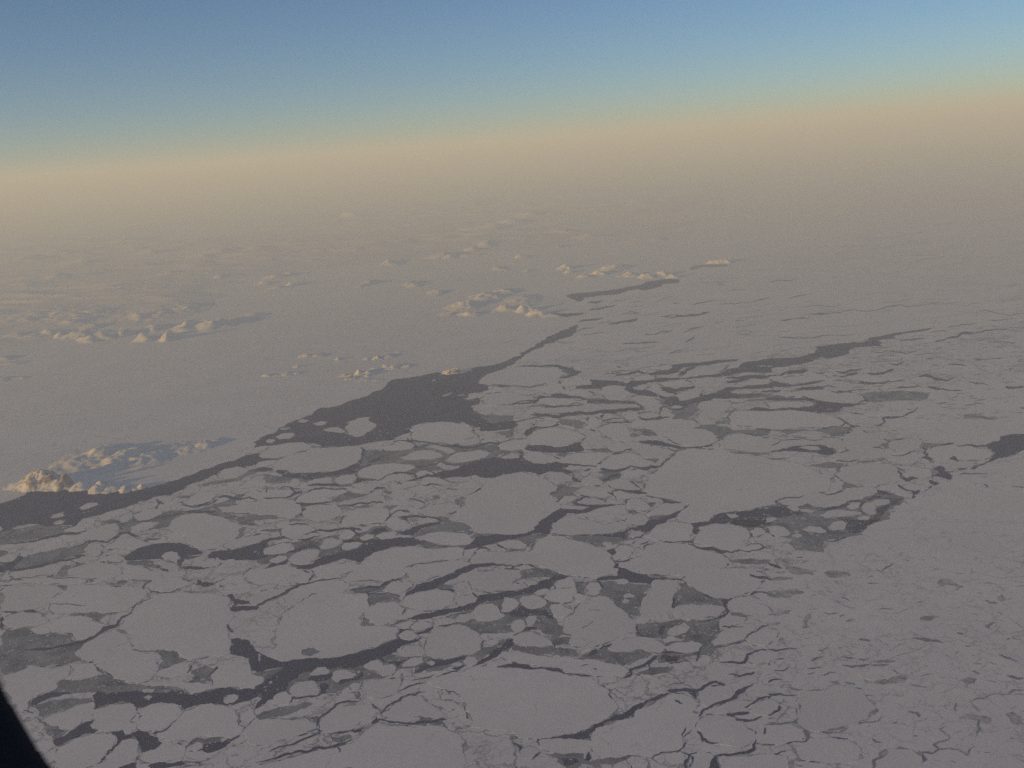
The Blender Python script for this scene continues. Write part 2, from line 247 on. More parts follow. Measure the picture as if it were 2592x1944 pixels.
FLOES = """
smooth plain floe ending at the slanting black lead|1081,1721 1154,1701 1260,1690 1309,1692 1431,1706 1500,1714 1524,1738 1545,1766 1565,1791 1545,1811 1500,1835 1467,1852 1390,1866 1321,1870 1280,1850 1223,1848 1191,1839 1178,1795 1166,1766 1150,1750 1093,1738
biggest pale floe, broad and angular, right of the great domed floe|1621,1252 1633,1234 1642,1211 1665,1190 1680,1173 1697,1160 1712,1144 1735,1138 1753,1135 1788,1138 1823,1138 1853,1146 1882,1152 1923,1155 1944,1160 1984,1167 2043,1182 2069,1199 2116,1205 2105,1228 2072,1246 2028,1258 1979,1258 1961,1270 1967,1277 1944,1280 1911,1287 1876,1293 1853,1294 1823,1299 1806,1305 1797,1316 1765,1321 1747,1325 1712,1311 1721,1299 1735,1287 1747,1277 1721,1270 1680,1261 1648,1255
huge thin floe bedded in white pack, below the long curved black lead|601,1953 630,1941 707,1927 721,1921 765,1909 812,1897 847,1894 894,1880 912,1865 959,1829 1017,1837 1067,1840 1123,1840 1146,1853 1175,1874 1172,1906 1158,1962 601,1962
large floe with grey corner notches above the long curved black lead|707,1584 715,1555 748,1531 789,1505 882,1502 932,1503 929,1520 934,1534 920,1549 912,1581 918,1587 956,1584 1008,1587 1005,1616 964,1631 912,1648 853,1663 812,1667 745,1669 715,1673 671,1657 704,1637 698,1610
large square floe at lower left with a straight right side|381,1502 416,1502 460,1496 579,1512 582,1546 576,1581 577,1610 584,1634 582,1654 536,1660 480,1670 451,1648 410,1641 354,1645 331,1622 334,1604 302,1590 308,1566 334,1549 346,1531 378,1517
great domed pale floe at centre beside the hooked black lead|1153,1314 1167,1287 1184,1255 1205,1246 1222,1232 1234,1217 1257,1208 1296,1199 1319,1195 1346,1202 1366,1209 1393,1220 1410,1231 1404,1243 1390,1252 1407,1270 1419,1284 1393,1302 1369,1316 1355,1331 1334,1347 1296,1353 1222,1350 1199,1346 1190,1331 1172,1323
huge oval floe touching water, just right of the slanting black lead|1495,1868 1501,1853 1530,1836 1568,1824 1598,1818 1627,1792 1665,1774 1691,1760 1706,1755 1735,1758 1753,1769 1771,1780 1753,1801 1779,1810 1765,1827 1753,1845 1727,1868 1732,1889 1718,1900 1677,1906 1650,1915 1589,1911 1560,1919 1527,1918 1501,1909 1498,1892
large blunt floe bedded in white pack, left of the thin grey crescent|2017,1774 2041,1748 2120,1733 2178,1745 2196,1769 2219,1792 2196,1821 2149,1839 2090,1851 2041,1848 2017,1810
large elongated floe bedded in white pack, right of the grey bay with islets|1621,1410 1621,1395 1636,1381 1665,1372 1706,1374 1747,1379 1794,1395 1832,1407 1847,1419 1835,1436 1794,1457 1753,1463 1712,1457 1677,1456 1636,1453 1612,1445 1583,1439 1566,1434 1574,1422 1592,1416
diamond-shaped pale floe below the hooked black lead|1319,1416 1334,1401 1355,1378 1372,1363 1393,1356 1419,1357 1454,1369 1501,1384 1536,1395 1548,1407 1554,1422 1551,1436 1566,1439 1557,1451 1539,1454 1483,1461 1442,1457 1407,1448 1378,1436 1343,1428
large rounded floe bedded in white pack, below the grey bay with islets|1426,1566 1454,1546 1469,1528 1489,1528 1495,1514 1519,1508 1539,1511 1551,1522 1571,1540 1589,1555 1604,1569 1607,1590 1609,1602 1589,1600 1566,1613 1551,1622 1527,1631 1501,1637 1469,1637 1448,1634 1445,1607 1428,1602 1425,1584
large elongated floe touching water, just right of the long left-hand lead|906,1440 912,1428 947,1399 982,1390 1014,1384 1058,1385 1105,1390 1158,1384 1175,1390 1172,1404 1140,1419 1087,1422 1043,1431 1026,1454 1000,1472 871,1472 879,1454
large elongated floe bedded in white pack, left of the square floe at lower left|132,1514 167,1496 179,1483 223,1480 293,1487 360,1489 372,1502 366,1514 340,1531 322,1546 264,1552 234,1549 182,1552 141,1555 126,1543 129,1531
large oval floe touching water, right of the thick lower-left lead|466,1801 498,1789 533,1780 565,1786 595,1801 605,1818 603,1836 618,1842 606,1859 586,1871 557,1865 521,1862 495,1868 480,1880 451,1871 419,1874 410,1859 428,1842 457,1812
large oval floe bedded in white pack, above the dark grey basin|1727,1467 1738,1458 1753,1440 1897,1440 1935,1452 1926,1476 1908,1496 1870,1508 1838,1514 1800,1511 1765,1495 1741,1479
rounded five-sided floe between two dark ponds|428,1331 457,1305 492,1299 527,1302 568,1311 603,1326 611,1334 606,1349 589,1367 565,1378 539,1390 516,1393 492,1384 466,1370 457,1349 434,1343
large thin floe edged with grey ice, below the serrated dark lead|1844,1053 1858,1041 1905,1040 1944,1041 1999,1038 2058,1044 2102,1051 2146,1067 2131,1076 2087,1082 2014,1083 1979,1088 1944,1085 1882,1085 1847,1073
large elongated floe edged with water, below the lone round floe|689,1185 707,1167 736,1150 771,1144 800,1133 853,1132 912,1131 918,1138 915,1161 906,1170 879,1182 841,1194 809,1194 780,1196 742,1198 727,1189
large blunt floe edged with grey ice, above the bottom-left dark pool|6,1710 67,1692 97,1689 176,1684 173,1710 141,1728 146,1739 100,1757 73,1774 70,1798 35,1780
large oval floe edged with grey ice, above the thick lower-left lead|234,1675 252,1651 352,1650 401,1653 409,1660 401,1692 378,1722 352,1730 293,1719 270,1701 243,1686
large oval floe touching water, just below the bottom-left dark pool|146,1892 187,1871 234,1858 272,1858 293,1868 287,1883 267,1912 255,1927 228,1941 152,1956 138,1909
large blunt floe set in grey ice, just right of the lead-corner oval floe|1082,1622 1087,1604 1105,1591 1146,1581 1175,1583 1190,1593 1213,1604 1221,1622 1216,1645 1196,1657 1158,1663 1096,1667 1079,1660 1076,1640
large thin floe edged with grey ice, above the smooth plain floe|1267,1663 1281,1648 1314,1653 1372,1660 1419,1666 1451,1667 1501,1669 1539,1679 1577,1686 1592,1698 1583,1707 1530,1713 1498,1711 1460,1707 1428,1701 1422,1692 1369,1686 1325,1681 1296,1673
leftmost medium elongated floe edged with grey ice, above the biggest pale floe|1592,1076 1607,1064 1642,1064 1677,1062 1721,1060 1756,1064 1771,1079 1753,1085 1788,1088 1806,1097 1817,1105 1815,1117 1794,1126 1759,1130 1730,1127 1706,1120 1689,1108 1662,1097 1648,1085 1618,1082
medium elongated floe bedded in white pack, below the long curved black lead|619,1848 636,1830 666,1821 707,1818 774,1818 800,1836 800,1845 771,1856 736,1868 677,1883 648,1887 627,1877
medium blunt floe bedded in white pack, just below the winding lower-right crack|1768,1824 1791,1810 1823,1810 1853,1815 1882,1830 1905,1851 1914,1865 1905,1877 1876,1892 1841,1886 1794,1880 1779,1874 1774,1851
medium oval floe bedded in white pack, left of the dark left-hand pond|0,1496 21,1483 123,1479 155,1490 146,1502 132,1514 126,1528 88,1543 44,1549 0,1546
medium oval floe bedded in white pack, just right of the bottom zigzag crack|2017,1906 2032,1880 2085,1868 2149,1874 2178,1897 2172,1927 2090,1933 2032,1924
wide oval floe where the shore lead narrows|1212,967 1220,957 1247,943 1295,931 1363,930 1403,929 1417,936 1437,945 1417,955 1383,970 1349,977 1302,977 1241,975
medium oval floe touching water, just below the stepped dark lead|1756,1372 1762,1354 1771,1334 1800,1327 1838,1327 1870,1331 1891,1340 1899,1352 1882,1369 1876,1390 1850,1397 1823,1390 1788,1381
medium elongated floe bedded in white pack, left of the jagged dark opening|2114,1202 2131,1182 2161,1176 2208,1173 2255,1176 2275,1187 2278,1205 2269,1220 2237,1226 2202,1228 2167,1226 2137,1220
medium oval floe edged with grey ice, right of the lone round floe|1042,1100 1055,1076 1087,1071 1128,1068 1164,1072 1187,1075 1196,1088 1202,1100 1178,1112 1172,1120 1140,1126 1096,1120 1061,1117 1043,1109
medium rounded floe bedded in white pack, left of the jagged dark opening|2105,1123 2131,1117 2149,1097 2155,1082 2175,1085 2196,1097 2225,1108 2234,1123 2225,1132 2237,1141 2240,1158 2208,1161 2167,1164 2149,1167 2117,1164 2108,1152 2126,1146 2146,1144 2143,1132
medium oval floe bedded in white pack, below the long curved black lead|809,1830 824,1810 853,1789 906,1783 941,1783 961,1801 941,1818 912,1827 894,1845 859,1851 824,1853 809,1848
medium rounded floe edged with water, just right of the bottom-left dark pool|243,1795 281,1782 328,1780 344,1792 343,1810 328,1824 331,1830 349,1827 346,1845 328,1859 311,1848 272,1853 249,1848 228,1836 243,1821
medium blunt floe edged with grey ice, just right of the grey bay with islets|1621,1543 1623,1528 1639,1505 1652,1487 1652,1473 1659,1467 1715,1468 1719,1481 1715,1496 1703,1511 1703,1525 1691,1549 1671,1562 1642,1568 1621,1563
medium blunt floe touching water, right of the thick lower-left lead|542,1701 574,1675 615,1669 630,1675 612,1684 633,1689 636,1701 666,1713 665,1728 639,1739 612,1744 580,1739 542,1739 539,1722
medium thin floe edged with grey ice, right of the five-sided floe|551,1284 604,1277 648,1270 666,1264 707,1262 745,1267 762,1281 762,1299 742,1311 710,1311 680,1302 648,1300 604,1299 560,1296
medium thin floe edged with grey ice, above the grey square patch at right|1967,1267 1991,1261 2029,1258 2061,1243 2102,1255 2131,1243 2161,1234 2196,1231 2214,1234 2211,1252 2190,1258 2149,1267 2137,1275 2108,1281 2085,1286 2061,1281 2044,1275 2020,1281 1982,1277
medium elongated floe bedded in white pack, just left of the bottom zigzag crack|1847,1921 1909,1912 1962,1909 1991,1915 1994,1933 1997,1953 1821,1953
medium oval floe touching water, left of the diamond-shaped floe|1296,1476 1319,1461 1314,1443 1267,1440 1179,1458 1191,1484 1237,1499 1296,1495 1334,1487 1331,1479
medium elongated floe touching water, left of the long left-hand lead|616,1457 630,1444 674,1440 727,1429 751,1440 783,1451 789,1458 777,1475 666,1481 630,1472
medium thin floe edged with water, just right of the hooked black lead|1393,1349 1397,1334 1410,1319 1428,1309 1460,1311 1501,1316 1527,1328 1551,1322 1577,1319 1589,1325 1586,1337 1566,1346 1542,1350 1472,1352 1428,1353
medium blunt floe touching water, just below the thick lower-left lead|346,1801 369,1789 404,1779 439,1780 458,1795 460,1807 436,1827 416,1845 387,1852 349,1842 349,1824 360,1810
rightmost medium oval floe bedded in white pack, right of the long curved black lead|967,1807 994,1786 1017,1769 1064,1760 1096,1786 1117,1801 1131,1815 1093,1818 1055,1812 1017,1812 988,1821
medium oval floe bedded in white pack, right of the bottom zigzag crack|2219,1924 2249,1897 2310,1897 2334,1915 2334,1938 2296,1953 2214,1953
medium oval floe edged with grey ice, left of the square floe at lower left|126,1581 141,1569 176,1559 205,1559 234,1572 264,1581 281,1584 249,1602 217,1622 193,1622 187,1604 164,1602 132,1600
rightmost medium elongated floe edged with grey ice, above the biggest pale floe|1838,1111 1853,1101 1882,1098 1911,1104 1929,1108 1964,1111 1999,1123 1970,1138 1926,1146 1882,1144 1853,1138 1823,1132 1826,1120
medium oval floe touching water, above the lead-corner oval floe|1019,1521 1026,1511 1058,1499 1105,1492 1140,1496 1150,1511 1143,1531 1117,1543 1082,1546 1052,1546 1029,1537
medium elongated floe bedded in white pack, left of the square floe at lower left|190,1651 211,1631 252,1607 293,1593 325,1604 325,1619 290,1640 255,1650 231,1675 211,1672 193,1660
medium oval floe bedded in white pack, just above the bottom zigzag crack|1926,1836 2003,1833 2032,1848 2038,1868 1991,1880 1944,1883 1900,1883 1909,1865
medium elongated floe edged with water, just above the long dark slot|1328,1117 1343,1100 1360,1088 1401,1082 1442,1088 1472,1100 1486,1105 1466,1114 1454,1120 1437,1127 1407,1132 1369,1126 1331,1123
medium elongated floe bedded in white pack, right of the long left-hand lead|1029,1440 1058,1428 1117,1422 1161,1419 1193,1428 1169,1437 1140,1451 1105,1458 1058,1475 1029,1469
medium thin floe bedded in white pack, just above the jagged dark opening|2342,1141 2363,1132 2401,1126 2460,1132 2501,1138 2515,1152 2489,1164 2442,1167 2413,1155 2378,1164 2348,1155
medium oval floe edged with grey ice, just above the bottom-left dark pool|105,1824 132,1810 164,1801 205,1783 234,1777 239,1789 231,1810 211,1821 199,1836 176,1848 158,1848 149,1839 126,1836
medium thin floe bedded in white pack, left of the diamond-shaped floe|1199,1407 1234,1396 1278,1399 1301,1396 1363,1404 1369,1416 1333,1428 1263,1428 1234,1425 1199,1431 1190,1419
medium thin floe edged with water, right of the serrated dark lead|1947,997 1978,991 2032,989 2073,987 2113,991 2167,994 2184,1004 2188,1011 2167,1021 2134,1019 2093,1016 2059,1009 2035,1002 1991,1004
medium oval floe edged with water, right of the bottom-left dark pool|270,1924 293,1892 311,1873 340,1871 349,1883 352,1909 343,1927 319,1936 281,1944 240,1950 252,1933
medium oval floe touching water, just left of the stepped dark lead|1633,1357 1648,1343 1665,1334 1706,1319 1747,1325 1753,1346 1750,1366 1730,1372 1706,1372 1677,1368 1648,1363
medium thin floe bedded in white pack, above the corner-notched floe|715,1534 745,1499 759,1483 824,1470 871,1470 879,1490 847,1502 789,1502 748,1528
medium oval floe bedded in white pack, just above the long left-hand lead|865,1320 876,1296 912,1287 956,1284 973,1287 985,1299 982,1311 973,1322 941,1325 891,1331 871,1328
medium elongated floe edged with grey ice, just left of the dark grey basin|1539,1640 1551,1628 1586,1616 1627,1612 1656,1616 1677,1628 1686,1640 1674,1653 1648,1651 1618,1643 1586,1651 1557,1651
medium elongated floe bedded in white pack, left of the dark left-hand pond|176,1440 223,1425 264,1425 311,1434 308,1452 264,1463 187,1463
medium elongated floe edged with water, left of the slanting black lead|1366,1877 1384,1871 1428,1871 1472,1872 1492,1874 1498,1883 1486,1906 1448,1906 1407,1905 1381,1900 1366,1892
medium elongated floe bedded in white pack, right of the long dark slot|1507,1179 1530,1167 1548,1152 1589,1146 1624,1155 1648,1167 1662,1179 1633,1182 1589,1185 1554,1189 1530,1186
medium blunt floe edged with grey ice, just above the lead-corner oval floe|922,1552 929,1537 959,1527 988,1524 1011,1533 1026,1540 1017,1555 985,1575 956,1583 938,1569
medium thin floe touching water, above the long dark slot|1334,1038 1384,1032 1442,1032 1501,1026 1560,1022 1612,1023 1621,1031 1577,1037 1536,1044 1478,1045 1419,1044 1369,1047
leftmost medium oval floe bedded in white pack, right of the long curved black lead|918,1728 941,1719 985,1719 1014,1716 1011,1739 1002,1757 970,1766 929,1763 918,1745
medium elongated floe edged with grey ice, just above the dark grey basin|1700,1546 1718,1534 1753,1531 1794,1531 1832,1536 1836,1544 1820,1558 1776,1566 1730,1571 1715,1561
medium blunt floe bedded in white pack, just left of the winding lower-right crack|1765,1766 1768,1751 1794,1739 1823,1736 1853,1739 1861,1754 1853,1769 1823,1783 1794,1792 1774,1783
medium thin floe touching water, below the serrated dark lead|1953,1132 1979,1111 2020,1108 2067,1108 2108,1108 2131,1117 2146,1129 2143,1141 2123,1144 2108,1132 2073,1125 2044,1126 2008,1129 1988,1135
medium elongated floe touching water, right of the bottom-left dark pool|352,1921 369,1903 410,1889 451,1883 469,1894 466,1912 434,1924 398,1930 369,1930
medium thin floe set in grey ice, below the lone round floe|906,1202 918,1185 953,1176 1000,1173 1038,1176 1052,1185 1029,1194 994,1196 973,1208 959,1214 929,1210 912,1208
small thin floe set in grey ice, left of the great domed floe|1057,1359 1087,1349 1140,1347 1178,1349 1190,1358 1199,1368 1187,1378 1152,1381 1099,1375 1067,1366
small elongated floe set in grey ice, just right of the dark grey basin|1800,1626 1820,1604 1832,1593 1864,1584 1905,1578 1911,1587 1899,1604 1882,1619 1847,1628 1806,1634
small elongated floe bedded in white pack, left of the square floe at lower left|6,1572 29,1555 59,1547 100,1552 120,1566 123,1575 97,1584 53,1585 18,1584 6,1578
leftmost small oval floe bedded in white pack, above the long left-hand lead|765,1299 777,1284 812,1278 850,1277 865,1290 859,1305 835,1317 794,1320 771,1311
leftmost small oval floe bedded in white pack, right of the dark grey basin|1838,1531 1858,1520 1879,1511 1905,1511 1926,1520 1920,1528 1944,1537 1955,1549 1926,1555 1879,1550 1858,1543
small elongated floe touching water, just below the long left-hand lead|789,1440 812,1431 847,1422 865,1428 897,1425 912,1429 903,1443 874,1451 841,1460 803,1463 794,1451
small thin floe bedded in white pack, just below the wide oval floe|1215,1011 1234,997 1268,994 1315,997 1349,1004 1361,1011 1336,1018 1292,1023 1251,1026 1231,1021
small thin floe bedded in white pack, below the bay below the cliffs|21,1452 47,1441 103,1434 146,1428 158,1434 146,1449 117,1460 35,1466
small blunt floe bedded in white pack, left of the serrated dark lead|1765,1053 1776,1038 1768,1026 1776,1018 1812,1015 1847,1018 1853,1029 1835,1041 1847,1056 1812,1059 1788,1062
small elongated floe bedded in white pack, below the dark left-hand pond|366,1484 387,1467 457,1462 492,1476 457,1489 431,1499 387,1496 363,1490
small elongated floe edged with water, left of the lone round floe|654,1155 666,1144 686,1129 721,1123 774,1123 789,1129 765,1141 727,1153 701,1160 666,1160
leftmost small elongated floe bedded in white pack, just right of the long dark slot|1410,1170 1434,1152 1472,1146 1519,1145 1548,1149 1519,1167 1507,1179 1472,1177 1442,1173
small thin floe packed among floes, left of the dark left-hand pond|0,1473 79,1464 205,1464 217,1473 176,1483 126,1477 23,1481 0,1481
small elongated floe bedded in white pack, above the long left-hand lead|748,1267 765,1252 789,1242 830,1237 871,1240 879,1246 853,1255 824,1259 835,1267 794,1274 759,1274
small oval floe bedded in white pack, just below the dark left-hand pond|311,1452 325,1437 366,1437 395,1446 410,1454 404,1469 322,1469
small elongated floe touching water, right of the hooked black lead|1483,1308 1501,1293 1527,1284 1560,1278 1580,1278 1586,1293 1577,1305 1554,1313 1527,1318 1501,1316
small blunt floe set in grey ice, right of the lead-corner oval floe|1190,1563 1199,1546 1213,1531 1246,1528 1263,1543 1279,1558 1260,1569 1243,1572 1205,1569
small oval floe edged with grey ice, above the smooth plain floe|1299,1619 1314,1604 1346,1597 1375,1610 1393,1622 1401,1634 1363,1638 1322,1634 1302,1626
rightmost small oval floe bedded in white pack, right of the dark grey basin|1885,1618 1902,1602 1944,1590 1970,1596 1967,1616 1940,1634 1899,1634
lone round floe floating in the wide shore lead|875,1085 882,1068 903,1059 935,1056 950,1073 950,1082 929,1094 920,1103 900,1106 882,1100
small rounded floe bedded in white pack, left of the bottom zigzag crack|1756,1927 1753,1909 1794,1906 1815,1915 1806,1927 1800,1953 1735,1953
small blunt floe bedded in white pack, right of the long dark slot|1519,1091 1527,1079 1548,1072 1577,1072 1589,1085 1595,1103 1604,1114 1583,1120 1566,1114 1542,1108 1530,1100
small oval floe edged with grey ice, just above the thin grey crescent|2172,1707 2208,1686 2252,1684 2272,1707 2252,1719 2202,1722
small blunt floe edged with grey ice, left of the thick lower-left lead|179,1681 240,1679 243,1689 258,1704 223,1716 187,1722 176,1713
small elongated floe bedded in white pack, left of the great domed floe|1061,1296 1082,1281 1105,1276 1146,1273 1164,1281 1158,1293 1128,1305 1105,1308 1073,1305
small elongated floe set in grey ice, just left of the dark arch of water|1128,1167 1140,1155 1164,1144 1219,1138 1243,1147 1228,1158 1193,1167 1152,1172
small blunt floe set in grey ice, just below the long curved black lead|733,1751 739,1736 759,1726 789,1723 803,1739 809,1754 789,1763 759,1763 742,1764
small oval floe edged with grey ice, just left of the grey bay with islets|1384,1505 1413,1490 1454,1484 1460,1496 1451,1508 1448,1522 1422,1527 1393,1522 1381,1517
small oval floe edged with grey ice, just left of the dark left-hand pond|223,1358 246,1340 270,1326 293,1324 302,1334 299,1352 281,1364 258,1368 231,1368
small oval floe bedded in white pack, above the jagged dark opening|2255,1117 2272,1114 2325,1108 2334,1120 2328,1135 2307,1144 2272,1146 2255,1135
small elongated floe touching water, left of the biggest pale floe|1612,1141 1633,1129 1662,1129 1694,1138 1709,1144 1694,1161 1662,1160 1627,1155
small elongated floe edged with grey ice, just right of the thick lower-left lead|416,1736 457,1722 492,1728 536,1736 557,1739 527,1745 498,1754 480,1757 460,1744
small blunt floe bedded in white pack, just right of the winding lower-right crack|1899,1798 1914,1777 1944,1769 1970,1780 1973,1795 1952,1810 1917,1812
small thin floe bedded in white pack, above the corner-notched floe|630,1525 666,1496 730,1483 748,1484 721,1502 677,1522 654,1530
small thin floe edged with water, just right of the five-sided floe|565,1381 592,1367 630,1358 674,1349 683,1355 659,1372 624,1381 586,1393
small elongated floe set in grey ice, just below the dark grey basin|1680,1637 1706,1628 1753,1622 1779,1634 1768,1648 1735,1654 1689,1648
leftmost small oval floe set in grey ice, just left of the long left-hand lead|730,1419 742,1404 765,1393 800,1390 809,1396 803,1410 783,1428 759,1431 742,1428
small elongated floe touching water, just left of the dark left-hand pond|272,1381 293,1367 328,1361 360,1368 387,1377 360,1384 316,1389 281,1390
small elongated floe bedded in white pack, just above the thick lower-left lead|390,1707 410,1695 457,1681 483,1675 480,1692 472,1704 439,1716 404,1713
small elongated floe edged with water, just left of the long dark slot|1322,1155 1337,1144 1369,1144 1401,1155 1425,1167 1407,1168 1378,1174 1352,1173 1331,1164
small oval floe bedded in white pack, left of the long left-hand lead|710,1346 724,1334 753,1327 783,1331 797,1343 774,1352 753,1361 727,1361 712,1355
small blunt floe edged with water, right of the wide oval floe|1522,991 1525,980 1546,976 1573,977 1590,991 1593,999 1573,1013 1546,1013 1532,1004
small thin floe edged with water, below the wide oval floe|1355,1021 1366,1010 1399,1007 1437,1009 1460,1015 1486,1013 1486,1022 1442,1028 1404,1026
small elongated floe bedded in white pack, below the dark grey basin|1604,1701 1648,1684 1686,1681 1703,1689 1697,1698 1659,1710 1624,1710
small elongated floe bedded in white pack, above the winding lower-right crack|1891,1672 1897,1660 1944,1648 1970,1651 1973,1669 1940,1676 1911,1684
small thin floe set in grey ice, right of the lone round floe|1011,1158 1046,1144 1082,1139 1114,1147 1120,1155 1093,1163 1058,1164 1023,1163
small thin floe touching water, left of the serrated dark lead|1715,957 1742,940 1763,930 1804,927 1837,930 1831,936 1810,945 1770,950 1736,957
small elongated floe touching water, just left of the stepped dark lead|1636,1302 1656,1287 1680,1275 1712,1274 1732,1284 1718,1293 1691,1302 1656,1305
small thin floe edged with water, just below the serrated dark lead|1941,1018 1979,1015 2017,1016 2061,1021 2058,1026 2020,1032 1979,1032 1944,1035
small blunt floe set in grey ice, below the diamond-shaped floe|1314,1520 1325,1508 1352,1506 1378,1517 1384,1528 1360,1540 1334,1540 1319,1531
small oval floe edged with grey ice, above the five-sided floe|463,1273 486,1255 504,1245 536,1245 548,1252 536,1267 510,1276 475,1279
rightmost small oval floe bedded in white pack, above the long left-hand lead|970,1252 979,1237 1029,1240 1052,1252 1038,1264 994,1267
small oval floe bedded in white pack, below the long left-hand lead|967,1496 982,1481 1008,1470 1041,1476 1046,1484 1026,1496 1011,1502 985,1502
small thin floe touching water, just right of the serrated dark lead|1978,963 1998,953 2045,950 2086,950 2100,957 2079,962 2032,969 1991,970
small oval floe bedded in white pack, right of the long dark slot|1536,1226 1548,1217 1571,1212 1592,1215 1607,1228 1621,1239 1601,1242 1566,1240 1548,1234
small blunt floe edged with grey ice, left of the grey bay with islets|1393,1531 1422,1527 1448,1543 1454,1549 1431,1563 1407,1563 1396,1549
small elongated floe edged with grey ice, right of the five-sided floe|666,1396 683,1384 715,1375 736,1375 745,1387 730,1399 692,1404 669,1404
small elongated floe edged with grey ice, above the five-sided floe|551,1203 568,1188 603,1181 627,1185 621,1197 595,1208 571,1213 554,1208
small elongated floe bedded in white pack, just left of the jagged dark opening|2281,1202 2296,1190 2331,1185 2360,1187 2360,1202 2345,1208 2307,1209 2290,1208
small blunt floe bedded in white pack, right of the long left-hand lead|976,1320 985,1311 1005,1308 1026,1317 1032,1325 1041,1331 1020,1340 994,1343 982,1334
small oval floe edged with grey ice, just above the dark arch of water|1259,1129 1272,1120 1304,1113 1331,1112 1331,1132 1296,1141 1266,1138
small thin floe bedded in white pack, above the long left-hand lead|853,1276 871,1267 912,1264 959,1252 973,1255 967,1267 929,1273 876,1281
small oval floe edged with grey ice, just below the lead-corner oval floe|1005,1650 1026,1637 1058,1634 1073,1644 1077,1657 1043,1662 1014,1660
small blunt floe bedded in white pack, just right of the diamond-shaped floe|1557,1393 1568,1381 1592,1381 1607,1393 1592,1410 1568,1416 1554,1419 1551,1407
small blunt floe bedded in white pack, just below the winding lower-right crack|1838,1799 1847,1777 1870,1774 1908,1777 1885,1792 1897,1804 1867,1804
small thin floe set in grey ice, above the grey square patch at right|2073,1305 2096,1293 2126,1290 2178,1296 2181,1302 2131,1308 2090,1311
small oval floe edged with grey ice, above the dark left-hand pond|337,1305 360,1293 390,1287 410,1293 407,1302 375,1317 349,1318
small oval floe edged with grey ice, just right of the dark grey basin|1820,1578 1832,1563 1861,1558 1888,1563 1882,1578 1847,1587 1823,1587
small oval floe touching water, left of the serrated dark lead|1597,1006 1617,1001 1648,1004 1671,1016 1668,1026 1648,1031 1620,1023
small thin floe touching water, just left of the jagged dark opening|2225,1240 2228,1228 2249,1226 2269,1228 2281,1240 2310,1252 2310,1259 2290,1258 2266,1252 2249,1243
small elongated floe touching water, just below the long dark slot|1378,1205 1396,1196 1422,1196 1448,1205 1451,1217 1419,1220 1393,1217
rightmost small elongated floe bedded in white pack, just right of the long dark slot|1475,1117 1483,1105 1513,1103 1539,1111 1548,1117 1536,1129 1501,1126
small oval floe bedded in white pack, left of the stepped dark lead|1585,1278 1589,1267 1612,1261 1627,1267 1642,1278 1648,1287 1627,1293 1607,1290
small blunt floe touching water, left of the stepped dark lead|1583,1316 1598,1305 1615,1299 1633,1305 1642,1316 1633,1328 1612,1331 1592,1325
small thin floe bedded in white pack, right of the far ribbon lead|2140,960 2161,952 2201,950 2235,955 2249,963 2222,969 2188,965
small elongated floe bedded in white pack, right of the five-sided floe|666,1255 677,1243 707,1239 739,1240 745,1246 733,1257 701,1259 671,1259
small elongated floe bedded in white pack, left of the smooth plain floe|1099,1786 1105,1771 1146,1774 1172,1789 1164,1796 1128,1795
small oval floe set in grey ice, just below the long curved black lead|838,1716 850,1698 876,1695 903,1706 894,1716 865,1720 853,1728
small thin floe bedded in white pack, above the hooked black lead|1463,1243 1478,1237 1507,1242 1542,1249 1554,1255 1527,1261 1495,1258 1472,1252
small blunt floe bedded in white pack, below the smooth plain floe|1314,1897 1340,1889 1363,1897 1366,1906 1349,1918 1319,1921
small elongated floe edged with grey ice, just below the hooked black lead|1258,1375 1278,1369 1314,1368 1334,1378 1331,1387 1308,1390 1278,1387
small oval floe bedded in white pack, above the five-sided floe|614,1258 630,1246 648,1241 674,1246 674,1264 644,1267 618,1266
small oval floe edged with water, left of the serrated dark lead|1712,999 1729,991 1770,987 1776,994 1770,1004 1739,1013 1719,1014
small rounded floe edged with grey ice, below the long curved black lead|689,1777 707,1754 724,1751 739,1766 730,1783 701,1786
rightmost small oval floe set in grey ice, just left of the long left-hand lead|808,1387 818,1366 841,1361 865,1366 859,1378 838,1388 815,1391
small oval floe edged with water, above the lead-corner oval floe|1152,1520 1172,1508 1199,1505 1208,1514 1202,1525 1175,1534 1155,1534
small rounded floe set in grey ice, below the diamond-shaped floe|1278,1511 1305,1517 1314,1525 1308,1537 1296,1546 1270,1549
small oval floe set in grey ice, just left of the grey square patch at right|1938,1334 1967,1331 1988,1337 2000,1349 1994,1356 1962,1357 1950,1352
small thin floe bedded in white pack, below the long curved black lead|959,1824 988,1815 1029,1810 1061,1818 1043,1826 1005,1829
small oval floe set in grey ice, just above the dark grey basin|1690,1599 1706,1585 1732,1575 1746,1587 1735,1602 1712,1609 1691,1606
small elongated floe set in grey ice, just above the dark left-hand pond|331,1334 360,1323 401,1321 390,1334 352,1348 331,1346
small elongated floe edged with grey ice, just right of the lone round floe|970,1135 1000,1123 1038,1120 1049,1129 1038,1138 1000,1141 976,1141
small oval floe bedded in white pack, just right of the wide oval floe|1359,991 1383,977 1417,970 1424,980 1417,994 1383,997
small rounded floe set in grey ice, just right of the long curved black lead|920,1686 935,1675 956,1670 969,1681 967,1692 961,1707 929,1692
small thin floe edged with grey ice, below the lone round floe|967,1213 982,1202 1011,1199 1041,1205 1052,1211 1029,1217 1000,1216 979,1218
small rounded floe set in grey ice, just left of the grey bay with islets|1483,1484 1498,1474 1516,1477 1524,1490 1516,1503 1501,1508 1483,1502
small oval floe set in grey ice, below the lone round floe|847,1210 865,1204 897,1201 903,1208 894,1223 871,1226 850,1223
small elongated floe touching water, just right of the hooked black lead|1460,1270 1478,1261 1507,1261 1527,1267 1533,1275 1501,1278 1472,1278
